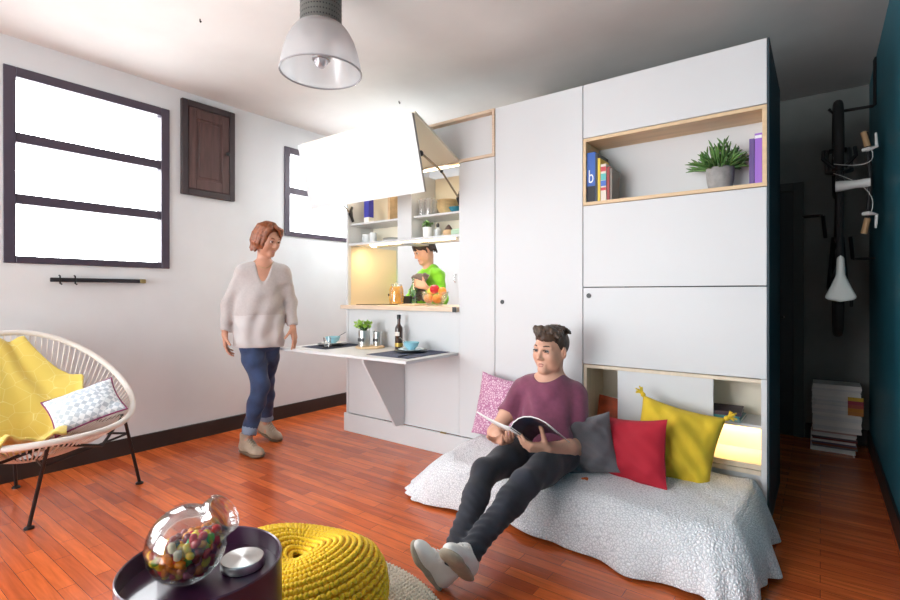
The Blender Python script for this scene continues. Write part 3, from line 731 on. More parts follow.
# candy jar lying tilted in the tray
ax = Vector((.60, .45, .64)).normalized(); JC = Vector((-1.288, .612, TT + .0955))
def jarprof():
    R_ = .095
    p = [(0, -.086), (.040, -.086), (.047, -.0835)]
    for k in range(1, 15):
        th = math.radians(-60 + k * 8.15); p.append((R_ * math.cos(th) , R_ * math.sin(th)))
    p += [(.052, .084), (.048, .090), (.048, .114), (.052, .117), (.052, .123), (.048, .126)]
    return p
Rj = frame(ax, (0, 0, 1))
t = thing('candy_jar', 'round clear glass jar tipped over in the tray, half full of sweets', 'jar', (JC.x, JC.y, TT))
b = MB(); pr = jarprof(); inner = [(max(0, r - .004), z + (.005 if i < 3 else 0)) for i, (r, z) in enumerate(pr)]
b.lathe(pr + inner[::-1], JC, Rj, n=64)
gj = glass_mat('jar_glass', (.97, .98, .98), alpha=.16, rough=.02)
part('body', b, gj, t)
b = MB(); 
for zz in (.098, .105): b.tube([JC + Rj @ Vector((.0495 * math.cos(2 * PI * k / 40), .0495 * math.sin(2 * PI * k / 40), zz)) for k in range(40)], .0018, n=5, closed=True)
part('neck_thread', b, gj, t)
# sweets
cols = {'red': (.65, .015, .015), 'orange': (.90, .27, .01), 'yellow': (.90, .60, .02), 'green': (.06, .42, .04), 'dark red': (.22, .012, .012), 'pink': (.75, .24, .28), 'pale cream': (.74, .62, .42), 'blue': (.03, .28, .55), 'brown': (.10, .035, .018)}
wts = {'red': 5, 'orange': 5, 'yellow': 5, 'green': 2.6, 'dark red': 5, 'pink': 1.5, 'pale cream': 1.2, 'blue': .5, 'brown': 2.5}
bean = MB(); bean.local = True
bean.tube([(-.0105, 0, .001), (-.009, 0, .0005), (-.005, 0, -.0006), (0, 0, -.001), (.005, 0, -.0006), (.009, 0, .0005), (.0105, 0, .001)], [.002, .0055, .0076, .008, .0076, .0055, .002], n=10)
gum = MB(); gum.local = True; gum.box((0, 0, 0), (.020, .014, .013), bevel=.005, seg=3)
ball = MB(); ball.local = True; ball.ell((0, 0, 0), (.0098, .0098, .0088), nu=14, nv=9)
protos = {}
CM = {}
for cn, cv_ in cols.items():
    CM[cn] = mat('sweet_' + cn.replace(' ', '_'), cv_, .22, spec=.6, coat=.3)
pts = []; tries = 0
rng = random.Random(5)
fill_n = Vector((-.30, -.10, 1)).normalized()
while len(pts) < 205 and tries < 200000:
    tries += 1
    p = Vector((rng.uniform(-1, 1), rng.uniform(-1, 1), rng.uniform(-1, 1))) * .1
    if not (.040 < p.length < .0785): continue
    if p.dot(ax) < -.069: continue
    w_ = JC + p
    if p.dot(fill_n) > .012 + .006 * math.sin(p.x * 60): continue
    if any((p - q_).length < .0175 for q_ in pts): continue
    pts.append(p)
# the top layer of the heap
tries = 0
top = []
while len(top) < 70 and tries < 60000:
    tries += 1
    p = Vector((rng.uniform(-1, 1), rng.uniform(-1, 1), rng.uniform(-1, 1))) * .1
    h = p.dot(fill_n)
    if p.length > .078 or not (-.004 < h < .016): continue
    if any((p - q_).length < .0175 for q_ in pts + top): continue
    top.append(p)
names = list(cols); ws = [wts[n] for n in names]
for i, p in enumerate(pts + top):
    cn = rng.choices(names, ws)[0]; kd = rng.choices(['bean', 'gum', 'ball'], [5, 3, 2])[0]
    if (cn, kd) not in protos:
        protos[(cn, kd)] = {'bean': bean, 'gum': gum, 'ball': ball}[kd].mesh('sweet', CM[cn])
    o = bpy.data.objects.new('sweet', protos[(cn, kd)]); COL.objects.link(o)
    o.location = JC + p; o.rotation_euler = (rng.uniform(0, 6), rng.uniform(0, 6), rng.uniform(0, 6)); o.scale = (1.2, 1.2, 1.2)
    shape = {'bean': 'bean-shaped', 'gum': 'squarish', 'ball': 'round'}[kd]
    tag(o, 'small shiny %s %s sweet inside the tipped glass jar' % (cn, shape), 'sweet', 'sweets in the glass jar')
# steel lid
b = MB(); LXY = (-1.240, .735)
b.lathe([(0, TT + .001), (.053, TT + .001), (.055, TT + .003), (.055, TT + .022), (.053, TT + .0245), (0, TT + .0245)], (*LXY, 0), n=64)
lm = mat('turned_steel', (.72, .72, .70), .3, metal=1)
lm.node_tree.nodes['Principled BSDF'].inputs['Anisotropic'].default_value = .85
tn = lm.node_tree.nodes.new('ShaderNodeTangent'); tn.direction_type = 'RADIAL'; tn.axis = 'Z'
lm.node_tree.links.new(tn.outputs[0], lm.node_tree.nodes['Principled BSDF'].inputs['Tangent'])
solo('jar_lid', b, lm, 'round brushed steel jar lid lying in the aubergine tray', 'lid')
# ------------------------------------------------------------------ things on the fold-down table
ZT = .7655
def placemat(c, right, wd, dp, m, label):
    r = Vector(right).normalized(); f = Vector((-r.y, r.x, 0)); c = Vector(c); b = MB()
    b.box(c + Vector((0, 0, .0015)), (wd, dp, .003), Matrix((r, f, Vector((0, 0, 1)))).transposed(), bevel=.001)
    return solo('placemat', b, m, label, 'placemat', 'placemats on the folding table')
placemat((-3.22, 2.72, ZT), (0, 1, 0), .42, .30, M['navyplain'], 'plain dark placemat on the table end nearest the standing woman')
placemat((-2.39, 2.71, ZT), (0, 1, 0), .47, .39, M['navy'], 'navy striped placemat on the table end by the bottle')
def plate(c, r, m, label, z):
    b = MB(); b.lathe([(0, .002), (r * .55, .002), (r * .62, 0), (r * .66, .002), (r, .012), (r * .99, .0155), (r * .64, .007), (0, .0065)], (c[0], c[1], z), n=48)
    return solo('plate', b, m, label, 'plate', 'plates on the folding table')
def bowl(c, r, h, m, label, z, name='bowl', group='bowls on the folding table'):
    b = MB(); b.lathe([(0, 0), (r * .45, 0), (r * .5, .006), (r * .82, h * .45), (r, h), (r * .97, h + .002), (r * .93, h), (r * .76, h * .5), (r * .4, .012), (0, .010)], (c[0], c[1], z), n=40)
    return solo(name, b, m, label, 'bowl', group)
c = (-3.26, 2.74)
plate(c, .125, M['ceramic_k'], 'larger black plate on the plain dark placemat', ZT + .003); plate(c, .095, M['ceramic_w'], 'small white plate stacked on the black plate by the drinking glass', ZT + .0135)
bowl(c, .062, .052, M['ceramic_b'], 'pale blue bowl with a spoon on the far place setting', ZT + .0205)
c = (-2.42, 2.77)
plate(c, .125, M['ceramic_k'], 'larger black plate on the navy striped placemat', ZT + .003); plate(c, .095, mat('pale_blue_ceramic', (.62, .76, .80), .2), 'small pale blue plate under the blue bowl near the bottle', ZT + .0135)
bowl(c, .060, .054, M['ceramic_b'], 'sky blue bowl stacked on plates beside the bottle', ZT + .0205)
def spoon(p, q, label):
    p, q = Vector(p), Vector(q); b = MB(); d = (q - p).normalized(); b.tube([p, p.lerp(q, .5), q], [.003, .0022, .0035], n=6)
    b.ell(p - d * .015, (.018, .010, .004), frame(d.orthogonal(), d), nu=10, nv=6)
    return solo('spoon', b, M['steel'], label, 'spoon')
spoon((-3.27, 2.74, ZT + .045), (-3.20, 2.83, ZT + .11), 'thin steel spoon standing in the pale blue bowl at the far place')
spoon((-2.43, 2.77, ZT + .045), (-2.47, 2.70, ZT + .11), 'thin steel spoon standing in the sky blue bowl near the bottle')
def knife_fork(c, d, kind, label):
    c, d = Vector(c), Vector(d).normalized(); b = MB(); s_ = Vector((-d.y, d.x, 0))
    b.tube([c - d * .10, c, c + d * .03], [.004, .003, .003], n=6)
    if kind == 'knife': b.box(c + d * .065, (.08, .014, .002), Matrix((d, s_, Vector((0, 0, 1)))).transposed())
    else:
        b.box(c + d * .045, (.03, .020, .002), Matrix((d, s_, Vector((0, 0, 1)))).transposed())
        for k in (-1, 0, 1): b.tube([c + d * .055 + s_ * .008 * k, c + d * .095 + s_ * .008 * k], .0016, n=5)
    return solo(kind, b, M['ceramic_k'], label, kind)
knife_fork((-3.12, 2.62, ZT + .007), (0, 1, 0), 'knife', 'black knife on the plain dark placemat')
knife_fork((-2.30, 2.58, ZT + .007), (-.2, 1, 0), 'fork', 'black fork on the navy striped placemat')
def tumbler(c, r, h, label, z, group=None, m=None):
    b = MB(); b.lathe([(0, 0), (r * .85, 0), (r, h), (r - .002, h), (r * .85 - .002, .006), (0, .006)], (c[0], c[1], z), n=28)
    return solo('drinking_glass', b, m or M['glass'], label, 'glass', group)
tumbler((-3.13, 2.575), .032, .085, 'small clear drinking glass on the table beside the dark placemat', ZT + .003)
t = thing('serving_board', 'round wooden board under the herb pot on the folding table', 'board', (-2.88, 2.80, ZT))
part('board', MB().lathe([(0, 0), (.112, 0), (.115, .003), (.115, .012), (.112, .015), (0, .015)], (-2.88, 2.80, ZT), n=48), M['plyface'], t)
tin = mat('tin_can_metal', (.62, .62, .60), .28, metal=1, noise=.2, nscale=5)
def can(name, c, r, h, z, label, cat, plant=False):
    t = thing(name, label, cat, (c[0], c[1], z))
    b = MB(); b.lathe([(0, 0), (r, 0), (r, .004)] + [(r + (.0012 if k % 2 else 0), .02 + k * (h - .04) / 12) for k in range(13)] + [(r + .0015, h - .003), (r, h), (r - .003, h - .001), (r - .003, h * .86), (0, h * .86)], (c[0], c[1], z), n=36)
    part('can', b, tin, t)
    b = MB(); 
    b.grid(lambda u, v: (c[0] + (r + .002) * math.cos(-2.2 + 1.5 * u), c[1] + (r + .002) * math.sin(-2.2 + 1.5 * u), z + h * (.30 + .22 * v)), 12, 2)
    part('label_print', b, mat('dark_print', (.06, .06, .065), .5), t, 'dark printed label')
    return t
t = can('herb_pot', (-2.925, 2.775), .047, .125, ZT + .015, 'silver tin can planted with a leafy green herb on the round board', 'plant pot')
def herb(c, n, h, sp, ls, m, seed, parent, name='foliage'):
    r_ = random.Random(seed); b = MB(); st = MB()
    for k in range(n):
        a = r_.uniform(0, 2 * PI); rr = sp * math.sqrt(r_.random()); tip = Vector((c[0] + rr * math.cos(a), c[1] + rr * math.sin(a), c[2] + h * r_.uniform(.35, 1)))
        base = Vector((c[0] + .25 * rr * math.cos(a), c[1] + .25 * rr * math.sin(a), c[2]))
        st.tube([base, base.lerp(tip, .5) + Vector((0, 0, .01)), tip], .0014, n=4)
        for q in range(3):
            d = Vector((r_.uniform(-1, 1), r_.uniform(-1, 1), r_.uniform(-.2, .8))).normalized(); s_ = d.orthogonal().normalized(); up = d.cross(s_)
            L_ = ls * r_.uniform(.7, 1.2)
            pts = [tip, tip + d * L_ * .5 + s_ * L_ * .32 + up * L_ * .08, tip + d * L_, tip + d * L_ * .5 - s_ * L_ * .32 + up * L_ * .08, tip + d * L_ * .5 - up * .001]
            b._add(pts, [[0, 1, 4], [1, 2, 4], [2, 3, 4], [3, 0, 4]])
    part(name, b, m, parent, angle=180); part('stems', st, M['leaf'], parent)
herb((-2.925, 2.775, ZT + .13), 70, .075, .062, .026, M['leaf_pale'], 3, t)
can('tin_can', (-2.865, 2.865), .034, .112, ZT + .015, 'slim empty silver tin can behind the herb pot', 'can')
t = thing('oil_bottle', 'tall dark glass bottle of olive oil with a small white label', 'bottle', (-2.635, 2.87, ZT))
bx_, by_ = -2.635, 2.87
b = MB(); b.lathe([(0, 0), (.029, 0), (.031, .004), (.031, .155), (.028, .172), (.014, .195), (.0125, .20), (.0125, .235), (.0145, .237), (.0145, .247), (0, .247)], (bx_, by_, ZT), n=32)
part('body', b, mat('dark_olive_glass', (.045, .016, .008), .08, coat=.5), t)
part('cap', MB().lathe([(.0135, .236), (.0155, .237), (.0155, .268), (0, .27)], (bx_, by_, ZT), n=24), M['black'], t)
part('label', MB().grid(lambda u, v: (bx_ + .0318 * math.cos(-2.1 + 1.4 * u), by_ + .0318 * math.sin(-2.1 + 1.4 * u), ZT + .105 + .03 * v), 10, 2), mat('paper_label', (.72, .68, .62), .7), t, 'small white paper label')
part('lower_band', MB().lathe([(.0315, .022), (.0315, .05)], (bx_, by_, ZT), n=32), mat('golden_foil', (.50, .36, .08), .35, metal=.6), t, 'golden band')

# ------------------------------------------------------------------ on the worktop
ZW = 1.0995
t = thing('pasta_jar', 'big storage jar filled with yellow pasta on the worktop', 'jar', (-2.975, 3.22, ZW))
x, y = -2.985, 3.22
b = MB(); b.lathe([(0, 0), (.052, 0), (.060, .006), (.062, .02), (.062, .13), (.056, .152), (.050, .16), (.050, .172), (.047, .172), (.047, .158), (.059, .13), (.059, .022), (0, .010)], (x, y, ZW), n=36)
part('glass_body', b, M['glass'], t)
b = MB(); r_ = random.Random(9)
b.lathe([(0, .012), (.050, .012), (.054, .025), (.054, .13), (.044, .155), (0, .158)], (x, y, ZW), n=28)
for k in range(260):
    a = r_.uniform(0, 2 * PI); z = r_.uniform(.02, .155); rr = .053 if z < .13 else .046
    p = Vector((x + rr * math.cos(a), y + rr * math.sin(a), ZW + z)); d = Vector((r_.uniform(-1, 1), r_.uniform(-1, 1), r_.uniform(-1, 1))).normalized() * .011
    b.tube([p - d, p + Vector((0, 0, .003)), p + d], .0045, n=5)
part('pasta', b, mat('yellow_pasta', (.80, .43, .04), .5, noise=.2, nscale=60), t, 'yellow pasta')
part('lid', MB().lathe([(.049, .1725), (.049, .180), (.015, .183), (.012, .194), (0, .196)], (x, y, ZW), n=32), M['pale_glass'], t)
solo('hob', MB().bx(-3.26, -3.02, 3.0, 3.42, ZW, ZW + .006, .002), mat('black_glass', (.01, .01, .012), .1), 'flat black glass hob at the dark end of the worktop', 'hob')
x, y, z = -3.09, 3.44, ZW + .0005
t = thing('cooking_pot', 'black two-handled cooking pot behind the pasta jar on the worktop', 'pot', (x, y, z))
part('pot', MB().lathe([(0, 0), (.066, 0), (.072, .006), (.074, .075), (.071, .075), (.068, .008), (0, .006)], (x, y, z), n=36), M['black'], t)
for s_ in (-1, 1):
    d = Vector((.80, .60, 0)) * s_; c = Vector((x, y, z))
    part('handle', MB().tube([c + d * .07 + Vector((0, 0, .05)), c + d * .10 + Vector((0, 0, .066)), c + d * .125 + Vector((0, 0, .09)), c + d * .15 + Vector((0, 0, .085))], [.011, .011, .012, .010], n=8), M['black'], t)
t = thing('wine_bottle', 'pale blue-green glass bottle behind the pasta jar', 'bottle', (-3.03, 3.50, ZW))
part('body', MB().lathe([(0, 0), (.036, 0), (.037, .01), (.037, .14), (.014, .19), (.012, .24), (.015, .245), (0, .246)], (-3.03, 3.50, ZW), n=28), glass_mat('aqua_glass', (.62, .88, .84), alpha=.5), t)
# fruit bowl
x, y = -2.555, 3.22
t = thing('fruit_bowl', 'clear glass bowl of oranges and a red apple on the worktop', 'bowl', (x, y, ZW))
part('bowl', MB().lathe([(0, 0), (.06, 0), (.066, .006), (.10, .06), (.118, .115), (.115, .115), (.096, .06), (.062, .010), (0, .008)], (x, y, ZW), n=40), M['glass'], t)
om = mat('orange_peel', (.80, .27, .02), .45, bump=.2, bscale=120, bdist=.001); am = mat('red_apple_skin', (.50, .02, .03), .25, noise=.3, nscale=12); lm_ = mat('yellow_fruit_peel', (.80, .56, .06), .4)
def fruit(nm, p, r, m, label):
    t = thing(nm, label, nm, (p[0], p[1], p[2] - r * .9), group='fruit in the glass bowl')
    b = MB(); b.lathe([(0, -r * .82), (r * .35, -r * .88), (r * .8, -r * .55), (r, 0), (r * .82, r * .58), (r * .4, r * .86), (.004, r * .76)], p, n=24)
    part('flesh', b, m, t, angle=180); part('stalk', MB().tube([(p[0], p[1], p[2] + r * .72), (p[0] + .004, p[1], p[2] + r * 1.05)], .002, n=5), M['hatch'], t)
fruit('orange', (x - .042, y - .03, ZW + .058), .040, om, 'orange low in the glass bowl on the pasta jar side')
fruit('orange', (x + .045, y - .025, ZW + .055), .041, om, 'orange low in the glass bowl on the cabinet panel side')
fruit('lemon', (x + .005, y + .05, ZW + .06), .038, lm_, 'yellow fruit at the back of the glass bowl')
fruit('orange', (x - .055, y + .025, ZW + .115), .036, lm_, 'yellowish orange high on the heap beside the apple')
fruit('orange', (x + .062, y + .02, ZW + .118), .036, om, 'topmost orange on the far side of the red apple')
fruit('apple', (x + .004, y - .008, ZW + .135), .042, am, 'red apple on top of the fruit in the glass bowl')
solo('cutting_board', MB().bx(-2.84, -2.66, 3.08, 3.32, ZW, ZW + .012, .003), M['plyface'], 'small wooden chopping board between pasta jar and fruit bowl', 'board')
# hook on the far white wall
t = thing('wall_hook', 'small metal hook on the white wall of the kitchen behind the boy', 'hook', (-3.70, YB, 1.35))
b = MB(); b.tube([(-3.70, YB, 1.44), (-3.70, YB - .04, 1.43), (-3.70, YB - .045, 1.36), (-3.70, YB - .02, 1.34)], .009); part('hook', b, M['steel'], t)
solo('cooker_hood', MB().bx(-2.73, -2.60, 3.0, 3.2, 1.594, 1.612, .003), mat('hood_grey', (.30, .30, .32), .35, metal=.6), 'slim grey metal unit under the shelf above the hob', 'hood')

# ------------------------------------------------------------------ on the kitchen shelves
S1, S2 = 1.6385, 1.8125
t = thing('box', 'tall white and cobalt blue carton standing on the upper shelf', 'box', (-3.19, 3.10, S2))
part('carton', MB().bx(-3.225, -3.165, 3.06, 3.12, S2, S2 + .245, .001), mat('cobalt_card', (.035, .04, .40), .5), t)
part('white_band', MB().bx(-3.2258, -3.1642, 3.0592, 3.1208, S2, S2 + .055, .001), M['ceramic_w'], t, 'white lower band')
solo('wooden_board', MB().bx(-2.90, -2.875, 3.02, 3.2, S2, S2 + .27, .002), M['plyface'], 'upright wooden board at the divider end of the upper shelf', 'board')
def mug(c, r, h, label, handle=True):
    t = thing('mug', label, 'mug', (c[0], c[1], S1), group='mugs on the kitchen shelf')
    part('cup', MB().lathe([(0, 0), (r * .92, 0), (r, .004), (r, h), (r - .003, h), (r - .004, .006), (0, .006)], (c[0], c[1], S1), n=28), mat('pale_grey_ceramic', (.62, .66, .68), .25), t)
    if handle: part('handle', MB().tube([(c[0] + .0, c[1] - r, S1 + h * .8), (c[0] + .012, c[1] - r - .022, S1 + h * .7), (c[0] + .012, c[1] - r - .022, S1 + h * .35), (c[0], c[1] - r, S1 + h * .22)], .004, n=6), MATS['pale_grey_ceramic'], t)
mug((-3.23, 3.10), .042, .082, 'pale grey mug nearest the side panel on the lower kitchen shelf')
mug((-3.12, 3.07), .030, .088, 'slim pale grey beaker beside the mug on the lower kitchen shelf', False)
for k, nm in enumerate(['lowest', 'middle', 'topmost']):
    b = MB(); b.lathe([(0, 0), (.05, 0), (.085, .008), (.084, .010), (.05, .004), (0, .004)], (-2.915, 3.10, S1 + .0095 * k), n=36)
    solo('plate', b, M['ceramic_w'] if k < 2 else M['concrete'], '%s plate of the small stack on the lower kitchen shelf' % nm, 'plate', 'stacked plates on the kitchen shelf')
for i, (gx, gy) in enumerate([(-2.54, 3.04), (-2.47, 3.04), (-2.545, 3.12), (-2.475, 3.12), (-2.55, 3.2), (-2.48, 3.2)]):
    o = tumbler((gx, gy), .029, .068, 'clear tumbler in the rows of glasses on the upper kitchen shelf', S2, 'tumblers on the kitchen shelf', M['pale_glass'])
    if i < 4: tumbler((gx, gy), .029, .068, 'clear tumbler in the rows of glasses on the upper kitchen shelf', S2 + .069, 'tumblers on the kitchen shelf', M['pale_glass'])
wm = mat('straw_bowl', (.58, .44, .22), .6, noise=.15, nscale=40)
for k in range(3):
    bowl((-2.33, 3.10), .088, .062, wm, ['lowest', 'middle', 'topmost'][k] + ' straw coloured bowl of the nested stack on the upper shelf', S2 + .024 * k, 'bowl', 'straw bowls on the kitchen shelf')
bowl((-2.215, 3.06), .062, .040, M['teal_c'], 'small dark turquoise bowl beside the straw bowls', S2)
t = thing('potted_succulent', 'small white pot with a dark green succulent on the lower kitchen shelf', 'potted plant', (-2.50, 3.06, S1))
part('pot', MB().lathe([(0, 0), (.036, 0), (.040, .085), (.037, .085), (.036, .07), (0, .07)], (-2.50, 3.06, S1), n=28), M['ceramic_w'], t)
herb((-2.50, 3.06, S1 + .07), 26, .05, .036, .026, M['leaf_dark'], 8, t)
t = thing('sauce_bottle', 'little dispenser bottle with black top on the lower kitchen shelf', 'bottle', (-2.405, 3.07, S1))
part('body', MB().lathe([(0, 0), (.028, 0), (.029, .06), (.014, .078), (0, .078)], (-2.405, 3.07, S1), n=24), mat('smoked_glass', (.45, .47, .47), .15), t)
part('top', MB().lathe([(.012, .078), (.014, .10), (.006, .115), (0, .116)], (-2.405, 3.07, S1), n=16), M['black'], t)
t = thing('spice_pot', 'squat jar with pointed dark brown lid on the lower kitchen shelf', 'jar', (-2.30, 3.07, S1))
part('body', MB().lathe([(0, 0), (.04, 0), (.045, .04), (.036, .05), (0, .05)], (-2.30, 3.07, S1), n=24), mat('tan_clay', (.55, .36, .2), .6), t)
part('lid', MB().lathe([(.036, .05), (.012, .085), (0, .095)], (-2.30, 3.07, S1), n=20), mat('dark_brown_lid', (.05, .02, .015), .5), t)
solo('folded_towel', MB().bx(-2.25, -2.14, 3.02, 3.22, S1, S1 + .05, .012), mat('pale_green_towel', (.42, .56, .42), .9, bump=.4, bscale=150), 'pale green folded towel at the panel end of the lower kitchen shelf', 'towel')

# ------------------------------------------------------------------ book niche
ZN = 1.7625
def book(x, th, h, dp, m, label, y0=2.972, z=ZN, lean=0.0, group='books in the plywood niche', pages=True, letter=None, bands=None):
    """spine towards the room"""
    t = thing('book', label, 'book', (x + th / 2, y0 + dp / 2, z), group=group)
    b = LB(); b.bx(-th / 2, -th / 2 + .0025, -dp / 2, dp / 2, 0, h); b.bx(th / 2 - .0025, th / 2, -dp / 2, dp / 2, 0, h); b.bx(-th / 2 + .0025, th / 2 - .0025, -dp / 2, -dp / 2 + .003, 0, h)
    part('cover', b, m, t, smooth=False)
    b = LB(); b.bx(-th / 2 + .0026, th / 2 - .0026, -dp / 2 + .004, dp / 2 - .004, .003, h - .003); part('pages', b, mat('book_paper', (.70, .66, .58), .8), t, smooth=False)
    for (z0, z1, mm) in (bands or []):
        b = LB(); b.bx(-th / 2 + .0008, th / 2 - .0008, -dp / 2 - .0006, -dp / 2 - .0001, z0 * h, z1 * h); part('spine_print', b, mm, t, smooth=False)
    if lean: t.rotation_euler = (0, lean, 0)
    return t
wprint = mat('white_print', (.78, .80, .84), .6); kprint = mat('black_print', (.02, .02, .025), .6)
bl = book(-1.157, .052, .305, .20, mat('blue_cover', (.018, .10, .42), .35), 'thick blue book with a white letter b at the end of the niche', bands=[(.0, .32, kprint)])
cu = bpy.data.curves.new('letter', 'FONT'); cu.body = 'b'; cu.size = .115; cu.extrude = .0004; cu.align_x = 'CENTER'
to = bpy.data.objects.new('letter', cu); COL.objects.link(to); dg = bpy.context.evaluated_depsgraph_get()
me = bpy.data.meshes.new_from_object(to.evaluated_get(dg)); bpy.data.objects.remove(to); me.materials.clear(); me.materials.append(wprint)
lo_ = bpy.data.objects.new('spine_letter', me); COL.objects.link(lo_); lo_.parent = bl; lo_.location = (0, -.1012, .118); lo_.rotation_euler = (PI / 2, 0, 0); lo_.scale = (.62, 1, 1)
book(-1.104, .014, .295, .19, mat('black_cover', (.015, .016, .02), .4), 'tall thin black book between the blue and the yellow book')
book(-1.089, .015, .262, .16, mat('yellow_cover', (.72, .50, .02), .4), 'narrow bright yellow book in the niche')
cm_ = [mat('spine_' + n, c_, .5) for n, c_ in (('red', (.55, .05, .06)), ('teal', (.10, .45, .42)), ('blue', (.05, .14, .5)), ('cream', (.75, .66, .55)))]
book(-1.071, .034, .222, .15, mat('cream_cover', (.70, .62, .52), .5), 'paperback with red, green and blue bands on its spine', bands=[(.80, .93, cm_[0]), (.56, .74, cm_[1]), (.40, .55, cm_[2]), (.28, .36, cm_[0])])
book(-1.033, .016, .20, .15, mat('dark_red_cover', (.30, .03, .03), .5), 'dark red paperback after the banded paperback')
book(-1.014, .012, .19, .14, mat('grey_brown_cover', (.22, .19, .16), .5), 'thin grey-brown paperback last in the short row')
book(-.293, .022, .232, .19, mat('dark_violet_cover', (.10, .05, .22), .4), 'dark violet book between the potted plant and the lilac book')
book(-.269, .032, .255, .19, mat('lilac_cover', (.30, .12, .55), .4), 'lilac purple book at the end of the niche beyond the potted plant', bands=[(.9, .96, wprint)])
# potted plant in the niche
x, y = -.438, 3.06
t = thing('potted_plant', 'grey concrete pot with a spiky green succulent in the plywood niche', 'potted plant', (x, y, ZN))
part('pot', MB().lathe([(0, 0), (.048, 0), (.056, .006), (.066, .05), (.070, .118), (.067, .121), (.063, .118), (.060, .10), (0, .10)], (x, y, ZN), n=36), M['concrete'], t)
part('soil', MB().lathe([(0, .108), (.062, .104)], (x, y, ZN), n=24), M['soil'], t)
b = MB(); r_ = random.Random(21)
for k in range(70):
    a = r_.uniform(0, 2 * PI); el = r_.uniform(.0, 1.3); L_ = r_.uniform(.09, .165)
    p = Vector((x + .028 * math.cos(a), y + .028 * math.sin(a), ZN + .105)); d = Vector((math.cos(a) * math.cos(el), math.sin(a) * math.cos(el), math.sin(el)))
    if x + d.x * L_ > -.315: L_ = max(.04, (-.315 - x) / max(.1, d.x))
    if y + d.y * L_ > 3.17: L_ = max(.04, (3.17 - y) / max(.1, d.y) * .9)
    pts = [p, p + d * L_ * .35 + Vector((0, 0, .012)), p + d * L_ * .7 + Vector((0, 0, .014)), p + d * L_ + Vector((0, 0, .004))]
    b.tube(pts, [.004, .0062, .007, .0016], n=6)
    for q in range(2):
        f = r_.uniform(.35, .8); s_ = pts[0].lerp(pts[3], f) + Vector((0, 0, .01)); e = (d + Vector((r_.uniform(-1, 1), r_.uniform(-1, 1), r_.uniform(-.1, .9))) * .8).normalized()
        if s_.y + e.y * .05 < 3.18 and s_.x + e.x * .052 < -.305: b.tube([s_, s_ + e * .028, s_ + e * .052], [.004, .0055, .0014], n=5)
part('foliage', b, M['leaf_dark'], t, angle=180)

# ------------------------------------------------------------------ bedside niche things
t = thing('book', 'leaning book with an orange and dark cover in the bedside niche behind the young man', 'book', (-1.065, 3.06, .3285))
b = LB(); b.box((0, 0, .115), (.15, .022, .23), bevel=.001); part('cover', b, mat('orange_cover', (.42, .07, .02), .45, noise=.5, nscale=14), t)
b = LB(); b.bx(-.074, .076, -.009, .009, .002, .2312); part('pages', b, MATS['book_paper'], t)
b = LB(); b.bx(-.075, .05, -.0118, -.0112, .0, .07); part('cover_print', b, kprint, t)
t.rotation_euler = (-.10, .06, -.25)
zb = .5225
for i, (wd, th, m, lab) in enumerate([(.17, .016, mat('grey_teal_cover', (.16, .30, .32), .5), 'grey-teal book at the bottom of the small flat stack in the lit niche'),
                                     (.15, .014, mat('turquoise_cover', (.04, .26, .30), .5), 'turquoise book in the middle of the small flat stack in the lit niche'),
                                     (.16, .020, mat('dark_plum_cover', (.05, .03, .05), .5), 'dark book on top of the small flat stack in the lit niche')]):
    t = thing('book', lab, 'book', (-.415, 3.09, zb), group='flat books in the lit niche')
    b = LB(); b.bx(-wd / 2, wd / 2, -.10, .10, 0, .002); b.bx(-wd / 2, wd / 2, -.10, .10, th - .002, th); b.bx(-wd / 2, wd / 2, -.1, -.098, .002, th - .002); part('cover', b, m, t, smooth=False)
    b = LB(); b.bx(-wd / 2 + .002, wd / 2 - .002, -.0975, .098, .0022, th - .0022); part('pages', b, MATS['book_paper'], t, smooth=False)
    t.rotation_euler = (0, 0, .04 * i - .03); zb += th + .0005

# ------------------------------------------------------------------ corridor: magazines, bike
r_ = random.Random(4); z = .0005
greys = [(.78, .77, .73), (.82, .80, .77), (.70, .70, .69), (.84, .82, .78)]
N_MAG = 36
special = {2: ('grey', (.16, .15, .16)), 3: ('brick red', (.22, .06, .04)), 4: ('slate blue', (.09, .10, .16)), 6: ('maroon', (.18, .025, .02)), 7: ('dark grey', (.10, .09, .10)), 10: ('pale pink', (.45, .30, .27))}
for k in range(N_MAG):
    th = .013 + .003 * r_.random(); off = r_.uniform(-.008, .008); sp = special.get(k)
    col = sp[1] if sp else r_.choice(greys)
    lab = ('%s spined magazine low in the tall corridor stack' % sp[0]) if sp else 'pale spined magazine in the tall stack on the corridor floor'
    xa, xb = (-.055, .215) if k < 11 else (-.045, .245)
    if not sp or True:
        m = mat('magazine_%s' % (sp[0].replace(' ', '_') if sp else 'pale_%d' % greys.index(col)), col, .6)
        o = solo('magazine', MB().bx(xa + off, xb + off, 4.74 + off, 4.96 + off, z, z + th - .0006), m, lab, 'magazine', 'magazines stacked in the corridor', smooth=False)
    z += th
def colour_spine(z0, z1, col, lab, nm):
    solo('magazine', MB().bx(.155, .262, 4.70, 4.732, z0, z1), mat(nm, col, .6), lab, 'magazine', 'small magazines in front of the stack', smooth=False)
for i, (cn, col) in enumerate([('dull orange', (.50, .17, .02)), ('amber orange', (.55, .22, .02)), ('rust red', (.40, .07, .04)), ('crimson', (.35, .03, .05)), ('golden yellow', (.60, .36, .02))]):
    solo('magazine', MB().bx(.165, .255, 4.725, 4.7385, .295 + .027 * i, .295 + .027 * i + .026), mat('spine_' + cn.replace(' ', '_'), col, .6), '%s small booklet at the corner of the tall corridor stack' % cn, 'booklet', 'coloured booklets in the corridor stack', smooth=False)

